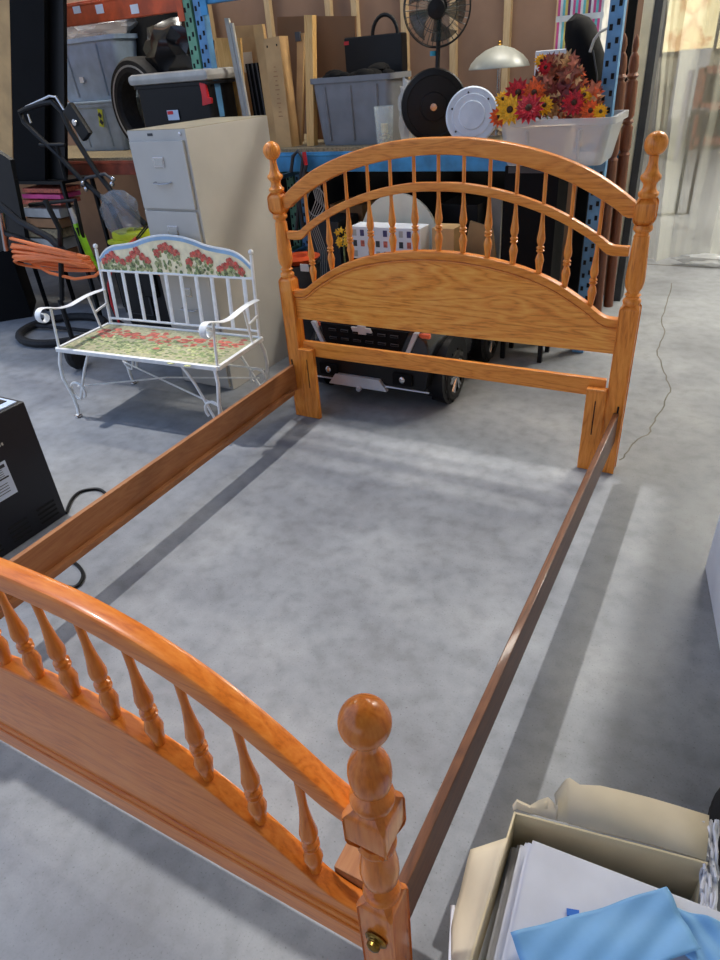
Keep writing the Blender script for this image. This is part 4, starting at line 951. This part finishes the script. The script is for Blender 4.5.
# far flap (torn, creased)
def P(u,v,z): return at(u,v,z=z)
fl_=B('kraftp')
up=[(513,806,ZR+.0),(517,800,ZR+.0),(530,806,ZR),(539,800,.27),(548,797,.27),(556,805,.27),(557,797,.275),(555,794,.28),(566,779,.28),(570,778,.28),(580,785,.28),(600,786,.275),(622,791,.27),(650,798,.26),(680,807,.25),(709,816,.24)]
dn=[(513,811,ZR),(517,809,ZR),(530,813,ZR),(539,815,ZR),(548,818,ZR),(556,820,ZR),(557,820,ZR),(557,820.5,ZR),(566,822,ZR),(570,824,ZR),(580,826,ZR),(600,832,ZR),(622,837,ZR),(650,844,ZR),(680,853,ZR),(706,861,ZR)]
A=[fl_.bm.verts.new(P(*p)) for p in up]; Bv=[fl_.bm.verts.new(P(*p)) for p in dn]
Mv=[fl_.bm.verts.new(P(*p).lerp(P(*q),.5)+Vector((0,0,.008*math.sin(i*1.3)))) for i,(p,q) in enumerate(zip(up,dn))]
for i in range(len(A)-1): fl_.bm.faces.new((A[i],A[i+1],Mv[i+1],Mv[i])); fl_.bm.faces.new((Mv[i],Mv[i+1],Bv[i+1],Bv[i]))
fl_.build('flap',ct,solid=.004)
fl2=B('kraftp').grid(lambda a,b: (P(471,850,.20).lerp(P(452,925,.14),b)).lerp(cpt(0,.06,ZR).lerp(cpt(0,.40,ZR),b),a)+Vector((0,0,.006*math.sin(b*9))),6,12)
fl2.m('foam').tube([P(453,906,.155),P(453,925,.145),P(452,945,.14),P(451,965,.13)],.004); fl2.build('flap',ct,solid=.004)
fz_=B('foam'); random.seed(9)
for k in range(16):
    fz_.tube(smooth([P(702+k*.95+random.uniform(-2,2),822+j*11+random.uniform(-3,3),.24+random.uniform(-.02,.015)) for j in range(9)],3),.003,n=4)
fz_.build('torn_fibre_edge',ct)
# foam sheets
e0=[(521,836),(529,834),(546,836)]
for k in range(5):
    z=.085+.037*k; ins=.006+.003*((k*7)%3)+.004*k
    mb=B('foam')
    rings=[]
    bl_=P(499+7.5*k,846-2.4*k,z+.034); fd=(P(481,960,.2)-P(509,846,.2)).normalized()*.50; br_=P(745,919,z+.034); dz=Vector((0,0,-.034))
    q=[bl_+dz,br_+dz,br_+fd+dz,bl_+fd+dz]
    mb.ring_loft([[p for p in q],[p+Vector((0,0,.034)) for p in q]])
    bmesh.ops.bevel(mb.bm,geom=list(mb.bm.edges),offset=.008,segments=2,affect='EDGES')
    tag(mb.build('foam_sheet'),'white foam sheet in the open carton, '+['bottom of the stack','second from the bottom','middle of the stack','second from the top','topmost, under the blue paper'][k],'foam sheet','foam sheets in the carton')
ZT=.085+.037*4+.034
def paper(name,label,poly,z,m,seed):
    """wrinkled sheet given by four pixel corners"""
    q=[P(u,v,z) for u,v in poly]; mb=B(m)
    mb.grid(lambda a,b:q[0].lerp(q[1],a).lerp(q[3].lerp(q[2],a),b)+Vector((0,0,.004+.004*math.sin(a*7+seed)*math.cos(b*6)+.003*math.sin(a*17+b*13+seed))),24,18)
    return tag(mb.build(name,solid=.0015),label,'paper')
paper('blue_paper','light blue crumpled paper on top of the foam, the larger front sheet',[(510,935),(666,888),(700,950),(540,1010)],ZT+.018,M['tissue'],1)
paper('blue_paper','second light blue paper sheet reaching the right edge of the photo',[(640,914),(676,908),(745,932),(720,990)],ZT+.006,M['tissue'],4)
p=P(573,913,ZT+.004); tag(B('bluept').box(p,(.022,.012,.003),rot=Matrix.Rotation(.3,3,'Z')).build('blue_tape'),'small bright blue tape strip peeking above the blue paper','tape')
# ------------------------------------------------------------ light
for i,(x,y) in enumerate(((-4.2,1.6),(-.2,2.0),(1.8,3.0),(2.0,6.5))):
    o=empty('ceiling_light',(x,y,4.05),'long fluorescent fitting on the garage ceiling','light','ceiling lights')
    B('white').box((x,y,4.11),(1.3,.2,.06),bev=.01).build('housing',o); B('tube').box((x,y,4.07),(1.2,.12,.03),bev=.01).build('lamp_tube',o)
    ld=bpy.data.lights.new('ceiling_lamp','AREA'); ld.shape='RECTANGLE'; ld.size=1.2; ld.size_y=.3; ld.energy=(60,60,170,320)[i]; ld.color=(1,.96,.88)
    l=bpy.data.objects.new('ceiling_lamp',ld); COL.objects.link(l); l.location=(x,y,4.03)
sd=bpy.data.lights.new('sun','SUN'); sd.energy=2.3; sd.angle=math.radians(1.6); sd.color=(1,.97,.94)
sun=bpy.data.objects.new('sun',sd); COL.objects.link(sun); sun.rotation_euler=Vector((.46,-.04,-1)).to_track_quat('-Z','Y').to_euler()
w=bpy.data.worlds.new('sky'); S.world=w; w.use_nodes=True; N=w.node_tree.nodes; Lk=w.node_tree.links; bg=N['Background']
tc=N.new('ShaderNodeTexCoord'); sp=N.new('ShaderNodeSeparateXYZ'); r=ramp(N,[(.0,(120,120,118)),(.48,(150,152,158)),(.55,(198,214,242)),(1,(150,184,240))])
mr=N.new('ShaderNodeMapRange'); mr.inputs['From Min'].default_value=-1; mr.inputs['From Max'].default_value=1
Lk.new(tc.outputs['Generated'],sp.inputs[0]); Lk.new(sp.outputs['Z'],mr.inputs[0]); Lk.new(mr.outputs[0],r.inputs[0]); Lk.new(r.outputs[0],bg.inputs[0]); bg.inputs[1].default_value=1.5
S.view_settings.view_transform='Standard'; S.view_settings.look='None'; S.view_settings.gamma=1; S.view_settings.exposure=0.0
